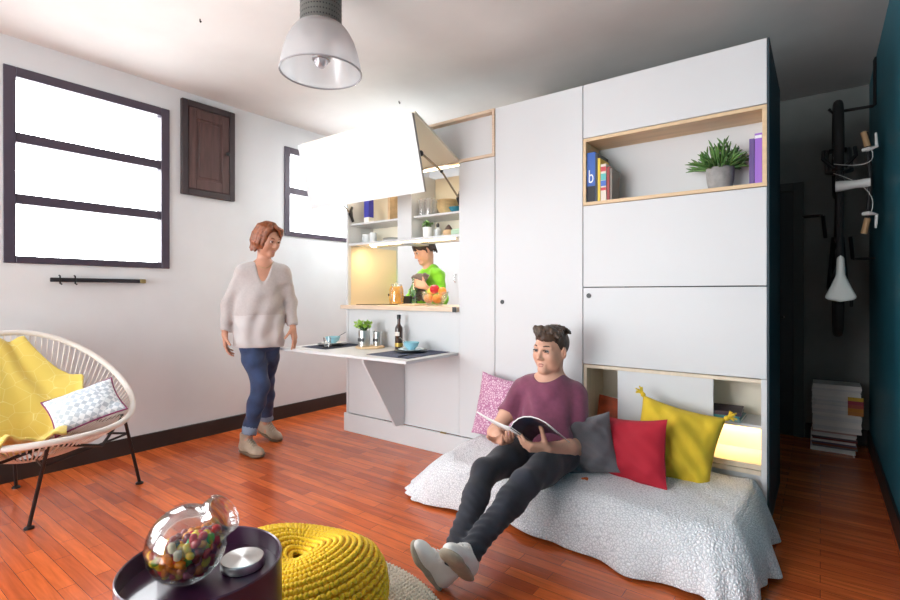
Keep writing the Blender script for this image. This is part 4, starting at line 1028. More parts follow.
BX, BYA = .10, 4.50           # bike plane, axle depth
zf, zr = 2.22, 1.235            # axle heights: front wheel up
t = thing('bicycle', 'dark bicycle hung nose up in the corridor with white saddle and white handlebar stem', 'bicycle', (BX, BYA, .89))
rub = mat('tyre_rubber', (.016, .015, .015), .75); frm = mat('dark_bike_paint', (.018, .016, .016), .35); wht = mat('white_bike_parts', (.70, .70, .68), .35); tan_ = mat('tan_grip', (.42, .26, .13), .6)
def wheel(zc, nm):
    b = MB(); b.tube([(BX, BYA + .318 * math.cos(2 * PI * k / 56), zc + .318 * math.sin(2 * PI * k / 56)) for k in range(56)], .029, n=10, closed=True)
    wh = part(nm, b, rub, t)
    b = MB(); b.tube([(BX, BYA + .290 * math.cos(2 * PI * k / 56), zc + .290 * math.sin(2 * PI * k / 56)) for k in range(56)], .011, n=6, closed=True); part('wheel_rim', b, M['bmetal'], wh)
    b = MB(); b.tube([(BX - .05, BYA, zc), (BX + .05, BYA, zc)], .018)
    part('hub', b, M['bmetal'], wh)
    b = MB()
    for k in range(28):
        a = 2 * PI * k / 28; sx = .03 if k % 2 else -.03; b.tube([(BX + sx, BYA, zc), (BX, BYA + .285 * math.cos(a), zc + .285 * math.sin(a))], .0014, n=4)
    part('spokes', b, M['steel'], wh)
wheel(zf, 'front_wheel'); wheel(zr, 'rear_wheel')
P3 = lambda dx, up, z: Vector((BX + dx, BYA - up, z))     # up = away from the wheels' contact line, towards the room
bb = P3(0, .02, 1.60); seat_top = P3(0, .46, 1.36); head_t = P3(0, .53, 1.90); head_b = P3(0, .41, 1.95); ax_r = P3(0, 0, zr)
b = MB(); b.tube([head_b, bb], .021); b.tube([head_t, seat_top], .019); b.tube([bb, seat_top + (seat_top - bb) * .08], .018)
for s_ in (-1, 1):
    o_ = Vector((s_ * .055, 0, 0)); b.tube([bb + o_ * .5, ax_r + o_], .010); b.tube([seat_top + o_ * .3, ax_r + o_], .009)
b.tube([head_b, head_t], .024); part('frame', b, frm, t)
b = MB(); cr_ = P3(0, .36, 1.99)
b.tube([head_b, cr_], .02)
for s_ in (-1, 1): b.tube([cr_ + Vector((s_ * .02, 0, 0)), cr_ + Vector((s_ * .062, .05, .02)), P3(s_ * .062, 0, zf)], .015)
part('fork', b, frm, t)
b = MB()
for s_ in (-1, 1):
    b.tube([cr_ + Vector((s_ * .03, -.03, .03)), cr_ + Vector((s_ * .085, -.01, .10)), cr_ + Vector((s_ * .08, .02, .16))], .012)
part('brake_arms', b, M['bmetal'], t)
st_t = P3(0, .61, 1.86)
part('steerer', MB().tube([head_t, st_t], .020), M['bmetal'], t)
b = MB(); b.tube([st_t - Vector((.025, 0, 0)), st_t, st_t + Vector((.08, -.01, .002)), st_t + Vector((.14, -.01, .004))], [.032, .032, .024, .028], n=12)
part('stem', b, wht, t, 'white handlebar stem')
hb = st_t + Vector((.14, -.01, .004)); b = MB()
b.tube([hb + Vector((-.02, .0, .30)), hb + Vector((-.008, -.005, .18)), hb + Vector((0, 0, .05)), hb, hb + Vector((0, 0, -.05)), hb + Vector((-.008, -.005, -.18)), hb + Vector((-.03, .0, -.30))], .012)
hbar = part('handlebar', b, M['bmetal'], t)
for s_ in (1, -1):
    b = MB(); e0 = hb + Vector((-.012, -.002, s_ * .215)); e1 = hb + Vector((-.03, 0, s_ * .305)); b.tube([e0, e1], .016, n=12); part('grip', b, tan_, hbar, 'tan grip')
    b = MB(); l0 = hb + Vector((-.008, -.012, s_ * .19)); b.tube([l0 + Vector((-.03, -.02, 0)), l0 + Vector((0, -.035, 0)), l0 + Vector((.035, -.02, s_ * .01)), l0 + Vector((.03, -.03, s_ * .09))], [.010, .013, .009, .006]); part('brake_lever', b, wht, hbar, 'white brake lever')
b = MB()
for s_ in (1, -1):
    l0 = hb + Vector((0, -.04, s_ * .19)); l1 = P3(-.03, .47, 2.0 + .03 * s_); m_ = hb + Vector((.05, -.08, s_ * .05))
    b.tube([l0 * (1 - f) ** 2 + m_ * 2 * f * (1 - f) + l1 * f * f for f in [q / 9 for q in range(10)]], .0022, n=5)
part('cables', b, wht, hbar)
# saddle
sp0 = seat_top + (seat_top - bb).normalized() * .16
part('seat_post', MB().tube([seat_top, sp0], .014), M['steel'], t)
b = MB()
def sad(u, v):
    # u along nose (0) to tail (1), v across
    wd = .018 + .062 * max(0, (u - .42) / .58) ** 1.1 + .012 * u if u < 1 else .08
    wd *= math.sqrt(max(0, 1 - max(0, (u - .86) / .14) ** 2)) if u > .86 else 1
    if u < .06: wd *= math.sqrt(u / .06)
    a = 2 * PI * v
    notch = .03 * max(0, (u - .8) / .2) * max(0, math.cos(a * 1) * 0 + 1 - abs(math.cos(a)) * 2.2)
    return sp0 + Vector((math.cos(a) * wd, -.022 * math.sin(a) * (1 if math.sin(a) > 0 else .8) - .03, .15 - .285 * u + notch))
b.grid(sad, 26, 24); sdl = part('saddle', b, mat('white_saddle_vinyl', (.72, .76, .72), .4), t, 'white saddle', angle=180)
part('saddle_rails', MB().tube([sp0 + Vector((-.022, .0, .08)), sp0 + Vector((-.022, .005, -.09))], .005).tube([sp0 + Vector((.022, .0, .08)), sp0 + Vector((.022, .005, -.09))], .005), M['steel'], sdl)
# cranks and pedals
b = MB(); R = frame((1, 0, 0)); b.lathe([(0, -.004), (.085, -.004), (.09, 0), (.085, .004), (0, .004)], bb + Vector((.05, 0, 0)), R, n=36); part('chainring', b, M['bmetal'], t)
for s_, dz, du in ((-1, .155, .06), (1, -.155, -.06)):
    c0 = bb + Vector((s_ * .07, 0, 0)); c1 = c0 + Vector((s_ * .015, -du, dz)); b = MB(); b.tube([c0, c1], .012); ck = part('crank', b, M['bmetal'], t)
    b = MB(); pc = c1 + Vector((s_ * .065, 0, 0))
    for q in (-1, 1): b.tube([pc + Vector((-.048, q * .03, 0)), pc + Vector((.048, q * .03, 0))], .007); b.tube([pc + Vector((q * .048, -.03, 0)), pc + Vector((q * .048, .03, 0))], .007)
    b.tube([c1, pc + Vector((s_ * .045, 0, 0))], .009); part('pedal', b, M['bmetal'], ck)
b = MB(); b.lathe([(0, -.003), (.05, -.003), (.05, .003), (0, .003)], ax_r + Vector((.06, 0, 0)), R, n=28); part('cassette', b, M['steel'], t)
b = MB(); b.box(ax_r + Vector((.075, -.02, -.08)), (.02, .03, .10), bevel=.006); part('derailleur', b, M['bmetal'], t)
b = MB(); hz = zf + .285
b.tube([(XR, BYA - .02, 2.86 - .04), (XR - .008, BYA - .02, 2.80), (XR - .008, BYA - .02, hz - .008), (XR - .02, BYA - .02, hz - .016), (BX - .03, BYA - .02, hz - .014), (BX - .05, BYA - .02, hz + .015)], .011)
solo('bike_hook', b, M['bmetal'], 'black angled steel wall hook carrying the bicycle front wheel', 'hook')
# ------------------------------------------------------------------ people: smooth bodies from blended rounded volumes
class Body:
    """collects rounded volumes; mesh() turns their blended surface into one continuous mesh"""
    def __init__(s): s.p = []
    def rc(s, a, b, ra, rb=None, k=.02, tag=0, flat=None, sub=False, clip=None):
        a, b = np.array(a, float), np.array(b, float); rb = ra if rb is None else rb
        s.p.append(('rc', a, b, ra, rb, k, tag, flat, sub, clip)); return s
    def chain(s, pts, rs, k=.02, tag=0, flat=None, clip=None):
        for i in range(len(pts) - 1): s.rc(pts[i], pts[i + 1], rs[i], rs[i + 1], k if i == 0 else max(k, .006), tag, flat, False, clip)
        return s
    def ell(s, c, r, R=None, k=.03, tag=0, sub=False, clip=None):
        R = np.eye(3) if R is None else np.array(R, float)
        s.p.append(('ell', np.array(c, float), np.array(r, float), R, None, k, tag, None, sub, clip)); return s
    def box_of(s, q):
        if q[0] == 'rc':
            m = max(q[3], q[4]); 
            return np.minimum(q[1], q[2]) - m, np.maximum(q[1], q[2]) + m
        e = np.sqrt(((q[3] * q[2][None, :]) ** 2).sum(1)); return q[1] - e, q[1] + e
    def field(s, h, wr=None):
        add = [q for q in s.p if not q[8]]
        lo = np.min([s.box_of(q)[0] for q in add], 0) - .02; hi = np.max([s.box_of(q)[1] for q in add], 0) + .02
        n = np.ceil((hi - lo) / h).astype(int) + 2
        F = np.full(n, .5, np.float32); T = np.zeros(n, np.int8)
        X = [(lo[i] + h * np.arange(n[i])).astype(np.float32) for i in range(3)]
        for q in s.p:
            b0, b1 = s.box_of(q); mg = q[5] * 1.2 + .012
            i0 = np.maximum(0, np.floor((b0 - mg - lo) / h).astype(int)); i1 = np.minimum(n, np.ceil((b1 + mg - lo) / h).astype(int) + 1)
            if (i1 <= i0).any(): continue
            sl = tuple(slice(i0[j], i1[j]) for j in range(3))
            x, y, z = X[0][sl[0]][:, None, None], X[1][sl[1]][None, :, None], X[2][sl[2]][None, None, :]
            if q[0] == 'rc':
                a, b, ra, rb = q[1:5]; d = b - a; L2 = float(d @ d) or 1e-9
                px, py, pz = x - a[0], y - a[1], z - a[2]
                t = np.clip((px * d[0] + py * d[1] + pz * d[2]) / L2, 0, 1)
                ex, ey, ez = px - t * d[0], py - t * d[1], pz - t * d[2]
                if q[7] is not None:
                    ax_, f = q[7]; ax_ = np.array(ax_, float); ax_ /= np.linalg.norm(ax_)
                    m = (ex * ax_[0] + ey * ax_[1] + ez * ax_[2]) * (1 / f - 1)
                    ex, ey, ez = ex + m * ax_[0], ey + m * ax_[1], ez + m * ax_[2]
                    D = np.sqrt(ex * ex + ey * ey + ez * ez) - (ra + (rb - ra) * t)
                    D = D * min(1, f * 1.3)
                else: D = np.sqrt(ex * ex + ey * ey + ez * ez) - (ra + (rb - ra) * t)
            else:
                c, r, R = q[1:4]; px, py, pz = x - c[0], y - c[1], z - c[2]
                u = [(px * R[0, j] + py * R[1, j] + pz * R[2, j]) for j in range(3)]
                k0 = np.sqrt((u[0] / r[0]) ** 2 + (u[1] / r[1]) ** 2 + (u[2] / r[2]) ** 2)
                k1 = np.sqrt((u[0] / r[0] ** 2) ** 2 + (u[1] / r[1] ** 2) ** 2 + (u[2] / r[2] ** 2) ** 2) + 1e-9
                D = k0 * (k0 - 1) / k1
            if q[9] is not None:
                for (pt, nr) in q[9]:
                    nr = np.array(nr, float); nr /= np.linalg.norm(nr); pt = np.array(pt, float)
                    D = np.maximum(D, (x - pt[0]) * nr[0] + (y - pt[1]) * nr[1] + (z - pt[2]) * nr[2])
            D = D.astype(np.float32); G = F[sl]; k = q[5]
            if q[8]:
                hh = np.maximum(k - np.abs(-D - G), 0) / k; F[sl] = np.maximum(G, -D) + hh * hh * k * .25
                continue
            if q[6] >= 0:
                T[sl] = np.where(D < G, q[6], T[sl])
            hh = np.maximum(k - np.abs(D - G), 0) / k; F[sl] = np.minimum(G, D) - hh * hh * k * .25
        if wr is not None:
            x, y, z = X[0][:, None, None], X[1][None, :, None], X[2][None, None, :]; F = F + wr(x, y, z).astype(np.float32)
        return F, T, lo, h, X
    def mesh(s, name, mats, h=.006, wr=None, smooth=2, cut=None, remap=None, extra=None):
        F, T, lo, h, X = s.field(h, wr)
        if cut is not None:
            x, y, z = X[0][:, None, None], X[1][None, :, None], X[2][None, None, :]
            for (pt, nr) in cut:
                nr = np.array(nr, float); nr /= np.linalg.norm(nr)
                F = np.maximum(F, ((x - pt[0]) * nr[0] + (y - pt[1]) * nr[1] + (z - pt[2]) * nr[2]).astype(np.float32))
        I = F < 0; c = [I[i:I.shape[0] - 1 + i, j:I.shape[1] - 1 + j, k:I.shape[2] - 1 + k] for i in (0, 1) for j in (0, 1) for k in (0, 1)]
        allin = c[0].copy(); anyin = c[0].copy()
        for q in c[1:]: allin &= q; anyin |= q
        act = anyin & ~allin; ii, jj, kk = np.nonzero(act)
        idx = np.full(act.shape, -1, np.int32); idx[ii, jj, kk] = np.arange(len(ii))
        acc = np.zeros((len(ii), 3)); cnt = np.zeros(len(ii))
        corner = [(i, j, k) for i in (0, 1) for j in (0, 1) for k in (0, 1)]
        val = {q: F[ii + q[0], jj + q[1], kk + q[2]] for q in corner}
        for q in corner:
            for axn in range(3):
                if q[axn] == 0:
                    r = list(q); r[axn] = 1; r = tuple(r); a, b = val[q], val[r]
                    m = (a < 0) != (b < 0); t = np.where(m, a / np.where(a == b, 1, a - b), 0)
                    P_ = np.array(q, float)[None, :].repeat(len(ii), 0); P_[:, axn] += t
                    acc[m] += P_[m]; cnt[m] += 1
        V = acc / cnt[:, None] + np.stack([ii, jj, kk], 1)
        tagv = T[ii, jj, kk]
        faces = []
        for axn in range(3):
            sh = list(I.shape); sh[axn] -= 1
            A_ = I[tuple(slice(0, -1) if d == axn else slice(None) for d in range(3))]; B_ = I[tuple(slice(1, None) if d == axn else slice(None) for d in range(3))]
            e = A_ != B_; p = np.stack(np.nonzero(e), 1); o1, o2 = [d for d in range(3) if d != axn]
            ok = (p[:, o1] > 0) & (p[:, o2] > 0) & (p[:, o1] < I.shape[o1] - 1) & (p[:, o2] < I.shape[o2] - 1); p = p[ok]
            def at(d1, d2):
                q = p.copy(); q[:, o1] -= d1; q[:, o2] -= d2; return idx[q[:, 0], q[:, 1], q[:, 2]]
            quad = np.stack([at(1, 1), at(0, 1), at(0, 0), at(1, 0)], 1)
            flip = ~A_[p[:, 0], p[:, 1], p[:, 2]] if axn != 1 else A_[p[:, 0], p[:, 1], p[:, 2]]
            quad[flip] = quad[flip][:, ::-1]; faces.append(quad)
        Q = np.concatenate(faces)
        V = lo[None, :] + V * h
        ed = np.concatenate([Q[:, [0, 1]], Q[:, [1, 2]], Q[:, [2, 3]], Q[:, [3, 0]]])
        for it in range(smooth):
            S = np.zeros_like(V); N = np.zeros(len(V))
            for d in range(3):
                S[:, d] = np.bincount(ed[:, 0], V[ed[:, 1], d], len(V)) + np.bincount(ed[:, 1], V[ed[:, 0], d], len(V))
            N = np.bincount(ed[:, 0], minlength=len(V)) + np.bincount(ed[:, 1], minlength=len(V))
            V = V * .5 + .5 * S / np.maximum(N, 1)[:, None]
        mi = tagv[Q[:, 0]].astype(int)
        if remap is not None: mi = remap(V[Q].mean(1), mi)
        return V, Q, mi
def body_obj(name, B, mats, parent, h=.006, wr=None, smooth=2, cut=None, remap=None, extra=None):
    V, Q, mi = B.mesh(name, mats, h, wr, smooth, cut, remap)
    vs = [tuple(v) for v in V]; fs = [list(map(int, q)) for q in Q]; mi = list(map(int, mi))
    if extra is not None:
        n = len(vs); vs += [tuple(v) for v in extra.v]; fs += [[i + n for i in f] for f in extra.f]; mi += list(extra.mi)
    rp = parent
    while rp is not None and rp.parent is not None: rp = rp.parent
    root = Vector(rp.location) if rp is not None else Vector((0, 0, 0))
    me = bpy.data.meshes.new(name); me.from_pydata([tuple(Vector(v) - root) for v in vs], [], fs)
    for m in mats: me.materials.append(m)
    me.polygons.foreach_set('material_index', mi); me.polygons.foreach_set('use_smooth', [True] * len(me.polygons))
    bm = bmesh.new(); bm.from_mesh(me); bmesh.ops.recalc_face_normals(bm, faces=bm.faces); bm.to_mesh(me); bm.free()
    o = bpy.data.objects.new(name, me); _link(o, parent); return o

def npv(*a): return np.array(a, float)
def basis(fwd, up):
    """columns: person's right, forward, up"""
    f = Vector(fwd).normalized(); u = Vector(up); u = (u - f * u.dot(f)).normalized(); r = f.cross(u)
    return np.array(Matrix((r, f, u)).transposed())
def head(B, c, R, s=1.0, neck=None, female=False, nr=.052):
    """skull, face, ears and neck; local axes: x right, y forward, z up; eyes at z = 0. tags: 0 skin 1 lips 2 brows"""
    c = np.array(c, float); g = lambda x, y, z: c + s * (R @ npv(x, y, z)); e = lambda *a: s * npv(*a)
    B.ell(g(0, -.014, .032), e(.075, .095, .082), R, .02); B.ell(g(0, .030, -.028), e(.058, .060, .080), R, .04)
    jw = .038 if female else .040
    for sx in (-1, 1):
        B.rc(g(sx * .056, -.004, -.035), g(sx * jw, .018, -.082), s * .020, s * .017, .03); B.rc(g(sx * jw, .018, -.082), g(sx * .009, .068, -.103), s * .016, s * .015, .03)
        B.ell(g(sx * .040, .060, -.026), e(.021, .020, .020), R, .03); B.ell(g(sx * .043, .034, -.048), e(.018, .032, .030), R, .03)
        B.rc(g(sx * .014, .083, .020), g(sx * .046, .068, .018), s * .011, s * .009, .02)
    B.ell(g(0, .075, -.098), e(.018, .014, .014), R, .025)
    B.rc(g(0, .084, .012), g(0, .106, -.034), s * .0080, s * .0108, .014)
    for sx in (-1, 1): B.ell(g(sx * .011, .096, -.040), e(.0085, .011, .008), R, .008)
    for sx in (-1, 1): B.ell(g(sx * .031, .092, -.001), e(.0165, .012, .0105), R, .010, sub=True)
    B.rc(g(-.018, .078, -.0735), g(.018, .078, -.0735), s * .0075, s * .0075, .012); B.ell(g(0, .084, -.074), e(.013, .007, .009), R, .010)
    for sx in (-1, 1):
        Re = R @ np.array(Matrix.Rotation(sx * -.35, 3, 'Z')) @ np.array(Matrix.Rotation(-.2, 3, 'X'))
        B.ell(g(sx * .080, -.008, -.010), e(.010, .019, .032), Re, .006); B.ell(g(sx * .083, .0, -.010), e(.005, .009, .018), Re, .006, sub=True)
    if neck is not None: B.rc(g(0, -.026, -.060), neck, s * nr, s * nr * 1.08, .03)
    ex = MB()
    Rm = Matrix([list(r) for r in R])
    up_l = [(-.0215, .0800, -.0735), (-.016, .0860, -.0715), (-.009, .0900, -.0690), (-.004, .0925, -.0675), (0, .0925, -.0690), (.004, .0925, -.0675), (.009, .0900, -.0690), (.016, .0860, -.0715), (.0215, .0800, -.0735)]
    lo_l = [(-.0195, .0808, -.0748), (-.012, .0872, -.0778), (-.005, .0900, -.0795), (.005, .0900, -.0795), (.012, .0872, -.0778), (.0195, .0808, -.0748)]
    ex.tube([Vector(g(*p)) for p in up_l], [q * s for q in (.0008, .0024, .0034, .0036, .0034, .0036, .0034, .0024, .0008)], n=8, mi=1)
    ex.tube([Vector(g(*p)) for p in lo_l], [q * s for q in (.0008, .0036, .0044, .0044, .0036, .0008)], n=8, mi=1)
    for sx in (-1, 1):
        ex.tube([Vector(g(sx * a, b, c_)) for a, b, c_ in ((.012, .0915, .0215), (.020, .0915, .0245), (.032, .0875, .0275), (.043, .0790, .0265), (.052, .0690, .0220))], [q * s for q in (.0026, .0036, .0036, .0028, .0010)], n=8, mi=2)
    for sx in (-1, 1):
        ctr = Vector(g(sx * .031, .0790, -.001)); r = .0120 * s; Rf = Rm @ Matrix.Rotation(-PI / 2, 3, 'X')
        n0 = len(ex.f); ex.ell(ctr, (r, r, r), Rf, nu=16, nv=14, mi=3)
        for j in range(14):
            for k in range(16):
                if j >= 11: ex.mi[n0 + j * 16 + k] = 4
        # lids
        for (z, m_) in ((.0070, 0), (-.0070, 0)):
            pts = [g(sx * .031 + (q - 3) * .0048, .0795 + .0135 * math.sqrt(max(0, 1 - ((q - 3) / 4.2) ** 2)), -.001 + z * math.sqrt(max(0, 1 - ((q - 3) / 3.3) ** 2))) for q in range(7)]
            ex.tube([Vector(p) for p in pts], .0030 * s, n=6, mi=m_ if z < 0 else 2)
    return ex, g
def hand(B, wrist, d, palm, thumb_side, s=1.0, curl=(.3, .35, .4, .45), spread=.10, thumb=.4, tag=0, thumb_dir=None):
    """wrist point, finger direction d, palm normal, side on which the thumb sits (vector)"""
    d = Vector(d).normalized(); pn = Vector(palm); pn = (pn - d * pn.dot(d)).normalized(); ts = d.cross(pn)
    if ts.dot(Vector(thumb_side)) < 0: ts = -ts
    wv = Vector(wrist)
    offs = (.029, .010, -.009, -.027); L_ = ((.042, .025, .021), (.046, .029, .022), (.042, .027, .021), (.033, .021, .019)); kn = (.090, .093, .088, .080)
    for i in range(4):
        k0 = wv + ts * offs[i] * .55 * s + d * .012 * s; kk = wv + ts * offs[i] * s + d * kn[i] * s
        B.rc(k0, kk, .0135 * s, .0115 * s, .016, tag)
        ang = 0; p = kk; dd = (d + ts * (spread * (1.5 - i) * .5)).normalized(); side = dd.cross(pn).normalized(); r = (.0093, .0096, .0092, .0082)[i] * s
        for j in range(3):
            ang += curl[i] * (.9, 1.15, .8)[j]
            v = dd * math.cos(ang) + pn * math.sin(ang); q = p + v * L_[i][j] * s
            B.rc(p, q, r, r * .9, .004 if j == 0 else .003, tag); p = q; r *= .9
    B.ell(wv + d * .05 * s + pn * .004 * s, npv(.036, .045, .014) * s, np.array(Matrix((ts, d, pn)).transposed()), .012, tag)
    t0 = wv + ts * .020 * s + d * .020 * s + pn * .006 * s
    td = Vector(thumb_dir).normalized() if thumb_dir is not None else (ts * .75 + d * .62 + pn * .25).normalized()
    t1 = t0 + td * .042 * s; td2 = (td + d * .35 * thumb + pn * thumb * .5).normalized(); t2 = t1 + td2 * .034 * s; td3 = (td2 + pn * thumb * .5 + d * .2).normalized(); t3 = t2 + td3 * .027 * s
    B.rc(t0, t1, .016 * s, .0115 * s, .014, tag); B.rc(t1, t2, .0112 * s, .0102 * s, .004, tag); B.rc(t2, t3, .0102 * s, .0085 * s, .003, tag)
def lerp(a, b, f): return np.array(a, float) * (1 - f) + np.array(b, float) * f
def torso(B, pel, chest, neck, shR, shL, hipR, hipL, s, grow=0.0, tag=0, clip=None, w=(.155, .125, .150), dpt=(.112, .095, .108), k=.05):
    pel, chest, neck, shR, shL, hipR, hipL = [np.array(v, float) for v in (pel, chest, neck, shR, shL, hipR, hipL)]
    def fr(rt, up):
        r = Vector(rt).normalized(); u = Vector(up); u = (u - r * u.dot(r)).normalized(); f = u.cross(r); return np.array(Matrix((r, f, u)).transposed())
    Rp = fr(hipR - hipL, chest - pel); Rc = fr(shR - shL, neck - chest); Rw = fr((hipR - hipL) + (shR - shL), chest - pel)
    wa = lerp(pel, chest, .48); g = grow
    B.ell(pel, npv(w[0] * s + g, dpt[0] * s + g, .125 * s + g), Rp, k, tag, clip=clip); B.ell(wa, npv(w[1] * s + g, dpt[1] * s + g, .16 * s), Rw, k, tag, clip=clip)
    B.ell(chest, npv(w[2] * s + g, dpt[2] * s + g, .175 * s + g), Rc, k, tag, clip=clip)
    sb = lerp(shR, shL, .14); sc = lerp(shR, shL, .86); B.rc(sb, sc, .056 * s + g, .056 * s + g, k, tag, clip=clip)
    nb = lerp(chest, neck, .86)
    for q in (sb, sc): B.rc(lerp(nb, q, .08), lerp(nb, q, .95), .045 * s + g * .6, .046 * s + g * .6, .04, tag, clip=clip)
    return Rp, Rc
def limb(B, a, b, c, r, k=.03, tag=0, grow=0.0):
    """two-bone limb with muscle taper; r = (top, above joint, joint, below joint, end)"""
    a, b, c = [np.array(v, float) for v in (a, b, c)]; g = grow
    B.rc(a, lerp(a, b, .55), r[0] + g, r[1] + g, k, tag); B.rc(lerp(a, b, .55), b, r[1] + g, r[2] + g, k, tag)
    B.rc(b, lerp(b, c, .32), r[2] + g, r[3] + g, k, tag); B.rc(lerp(b, c, .32), c, r[3] + g, r[4] + g, k, tag)
def folds(amp, sc, ph=0.0):
    def f(x, y, z):
        return amp * (np.sin(sc * (x * 1.3 + z * .9) + 2.2 * np.sin(sc * .55 * (y - z)) + ph) + .7 * np.sin(sc * 1.6 * (z * 1.1 - y * .8 + x * .3) + 1.8 * np.sin(sc * .7 * x) + ph))
    return f
def locks(B, g, R, paths, r0, r1, s, k=.006):
    for path in paths: 
        pts = [g(*p) for p in path]; n = len(pts)
        B.chain(pts, [(r0 + (r1 - r0) * (i / (n - 1)) ** 1.5) * s for i in range(n)], k=k)
def shoe(parent, ankle, fdir, updir, s, m_up, m_sole, boot=False, lace=None, name='shoe'):
    """fdir: heel to toe; updir: out of the shoe opening"""
    R = basis(fdir, updir); c = np.array(ankle, float); g = lambda x, y, z: c + s * (R @ npv(x, y, z)); B = Body()
    zb = -.088
    B.rc(g(0, -.030, zb + .040), g(0, .02, zb + .045), s * .036, s * .036, .03); B.rc(g(0, .02, zb + .042), g(-.0, .115, zb + .030), s * .038, s * .034, .03, flat=(R[:, 2], .85))
    B.ell(g(0, .125, zb + .028), s * npv(.043, .062, .030), R, .03); B.rc(g(0, -.018, zb + .05), g(0, -.012, .0 if not boot else .045), s * .040, s * (.041 if not boot else .044), .03)
    B.rc(g(0, .01, zb + .075), g(0, .07, zb + .055), s * .030, s * .026, .03)
    cut = [(g(0, 0, zb + .006), -R[:, 2])]
    if boot: cut.append((g(0, 0, .055), R[:, 2]))
    o = body_obj(name, B, [m_up], parent, h=.0045, cut=cut)
    S = Body(); S.rc(g(0, -.032, zb + .008), g(0, .04, zb + .008), s * .041, s * .039, .02, flat=(R[:, 2], .42)); S.rc(g(0, .04, zb + .008), g(0, .128, zb + .008), s * .039, s * .046, .02, flat=(R[:, 2], .40)); S.rc(g(0, .128, zb + .008), g(0, .145, zb + .012), s * .046, s * .038, .02, flat=(R[:, 2], .42))
    body_obj('sole', S, [m_sole], o, h=.0045, cut=[(g(0, 0, zb - .010), -R[:, 2]), (g(0, 0, zb + .022), R[:, 2])])
    if lace is not None:
        b = MB()
        for i in range(5):
            y = .025 + .017 * i; z = zb + .114 - .0085 * i - (.004 if i == 4 else 0)
            b.tube([Vector(g(-.024, y, z - .014)), Vector(g(-.012, y + .003, z - .003)), Vector(g(0, y + .006, z)), Vector(g(.012, y + .009, z - .003)), Vector(g(.024, y + .012, z - .014))], .0032 * s, n=6)
        part('laces', b, lace, o)
    return o
# ================================================================== the young man on the bed
t = thing('person', 'young man in plum t-shirt and dark jeans sitting on the bed with a magazine', 'person', (-1.2, 2.47, .22))
s = 1.05
pel, chest, neck = npv(-1.20, 2.475, .350), npv(-1.238, 2.610, .575), npv(-1.250, 2.660, .735)
shR, shL = npv(-1.398, 2.605, .648), npv(-1.106, 2.700, .616)
hipR, hipL = npv(-1.295, 2.455, .335), npv(-1.105, 2.47, .335)
elR, elL = npv(-1.470, 2.400, .415), npv(-1.040, 2.530, .375)
wrR, wrL = npv(-1.325, 2.225, .445), npv(-1.085, 2.270, .432)
knR, knL = npv(-1.315, 2.045, .325), npv(-1.085, 2.035, .330)
anR, anL = npv(-1.200, 1.625, .098), npv(-1.138, 1.675, .155)
hc = npv(-1.236, 2.622, .880)
HR = basis((-.16, -.985, -.02), (.03, .06, 1))
skinmats = [M['skin'], M['lip'], M['brow'], M['eyew'], M['iris']]
B = Body(); ex, hg = head(B, hc, HR, s * 1.03, neck)
torso(B, pel, chest, neck, shR, shL, hipR, hipL, s, w=(.142, .116, .138), dpt=(.100, .085, .095))
for (sh, el, wr_) in ((shR, elR, wrR), (shL, elL, wrL)): limb(B, sh, el, wr_, [v * s for v in (.048, .043, .038, .040, .027)])
for (hp, kn_, an_) in ((hipR, knR, anR), (hipL, knL, anL)): limb(B, hp, kn_, an_, [v * s for v in (.070, .058, .046, .046, .032)])
hand(B, wrR, (.72, -.66, .14), (-.1, -.15, .98), (-.5, -.6, .3), s * 1.0, curl=(.35, .42, .48, .55), thumb=.5)
hand(B, wrL, (-.62, -.74, .10), (-.35, .45, .62), (.1, -.3, 1), s * 1.0, curl=(.55, .6, .65, .65), thumb=.1, thumb_dir=(-.12, -.22, 1))
body_obj('body', B, skinmats, t, h=.0045, extra=ex)
# t-shirt
C = Body(); torso(C, pel + npv(0, 0, .03), chest, neck - npv(0, 0, .01), shR, shL, hipR, hipL, s, grow=.010, w=(.150, .130, .142), dpt=(.106, .094, .097))
for (sh, el) in ((shR, elR), (shL, elL)):
    e = lerp(sh, el, .62); n = (el - sh) / np.linalg.norm(el - sh); C.rc(sh, lerp(sh, el, .9), .056 * s, .056 * s, .04, clip=[(e, n)])
nk = lerp(neck, hc, .12)
C.ell(neck + npv(-.005, -.045, .030), npv(.076, .092, .088), None, .012, sub=True)
tm = mat('plum_tshirt', (.180, .040, .085), .85, noise=.10, nscale=40, bump=.25, bscale=200, bdist=.002, sheen=.3)
body_obj('t_shirt', C, [tm], t, h=.0055, wr=folds(.0042, 34, .5), cut=[((-1.2, 2.4, .315), (.0, .35, -1))])
# jeans
C = Body(); C.ell(pel, npv(.172 * s, .125 * s, .115 * s), basis((0, -1, .2), (0, .3, 1)), .05)
for (hp, kn_, an_) in ((hipR, knR, anR), (hipL, knL, anL)):
    e = lerp(kn_, an_, 1.06); n = (an_ - kn_) / np.linalg.norm(an_ - kn_)
    C.rc(hp, lerp(hp, kn_, .5), .084 * s, .073 * s, .04); C.rc(lerp(hp, kn_, .5), kn_, .073 * s, .059 * s, .04)
    C.rc(kn_, lerp(kn_, an_, .3), .059 * s, .056 * s, .03); C.rc(lerp(kn_, an_, .3), lerp(kn_, an_, 1.2), .056 * s, .042 * s, .03, clip=[(e, n)])
def jean_folds(x, y, z):
    lowf = np.clip((2.0 - y) / .3, 0, 1)
    return folds(.0030, 30, 0)(x, y, z) + .0035 * lowf * np.sin(170 * (y * .75 + z * .65) + 3 * np.sin(30 * x))
jm_ = mat('charcoal_denim', (.017, .019, .030), .85, noise=.35, nscale=12, bump=.35, bscale=260, bdist=.001, sheen=.15)
body_obj('jeans', C, [jm_], t, h=.0055, wr=jean_folds, cut=[((-1.2, 2.5, .47), (0, .1, 1))])
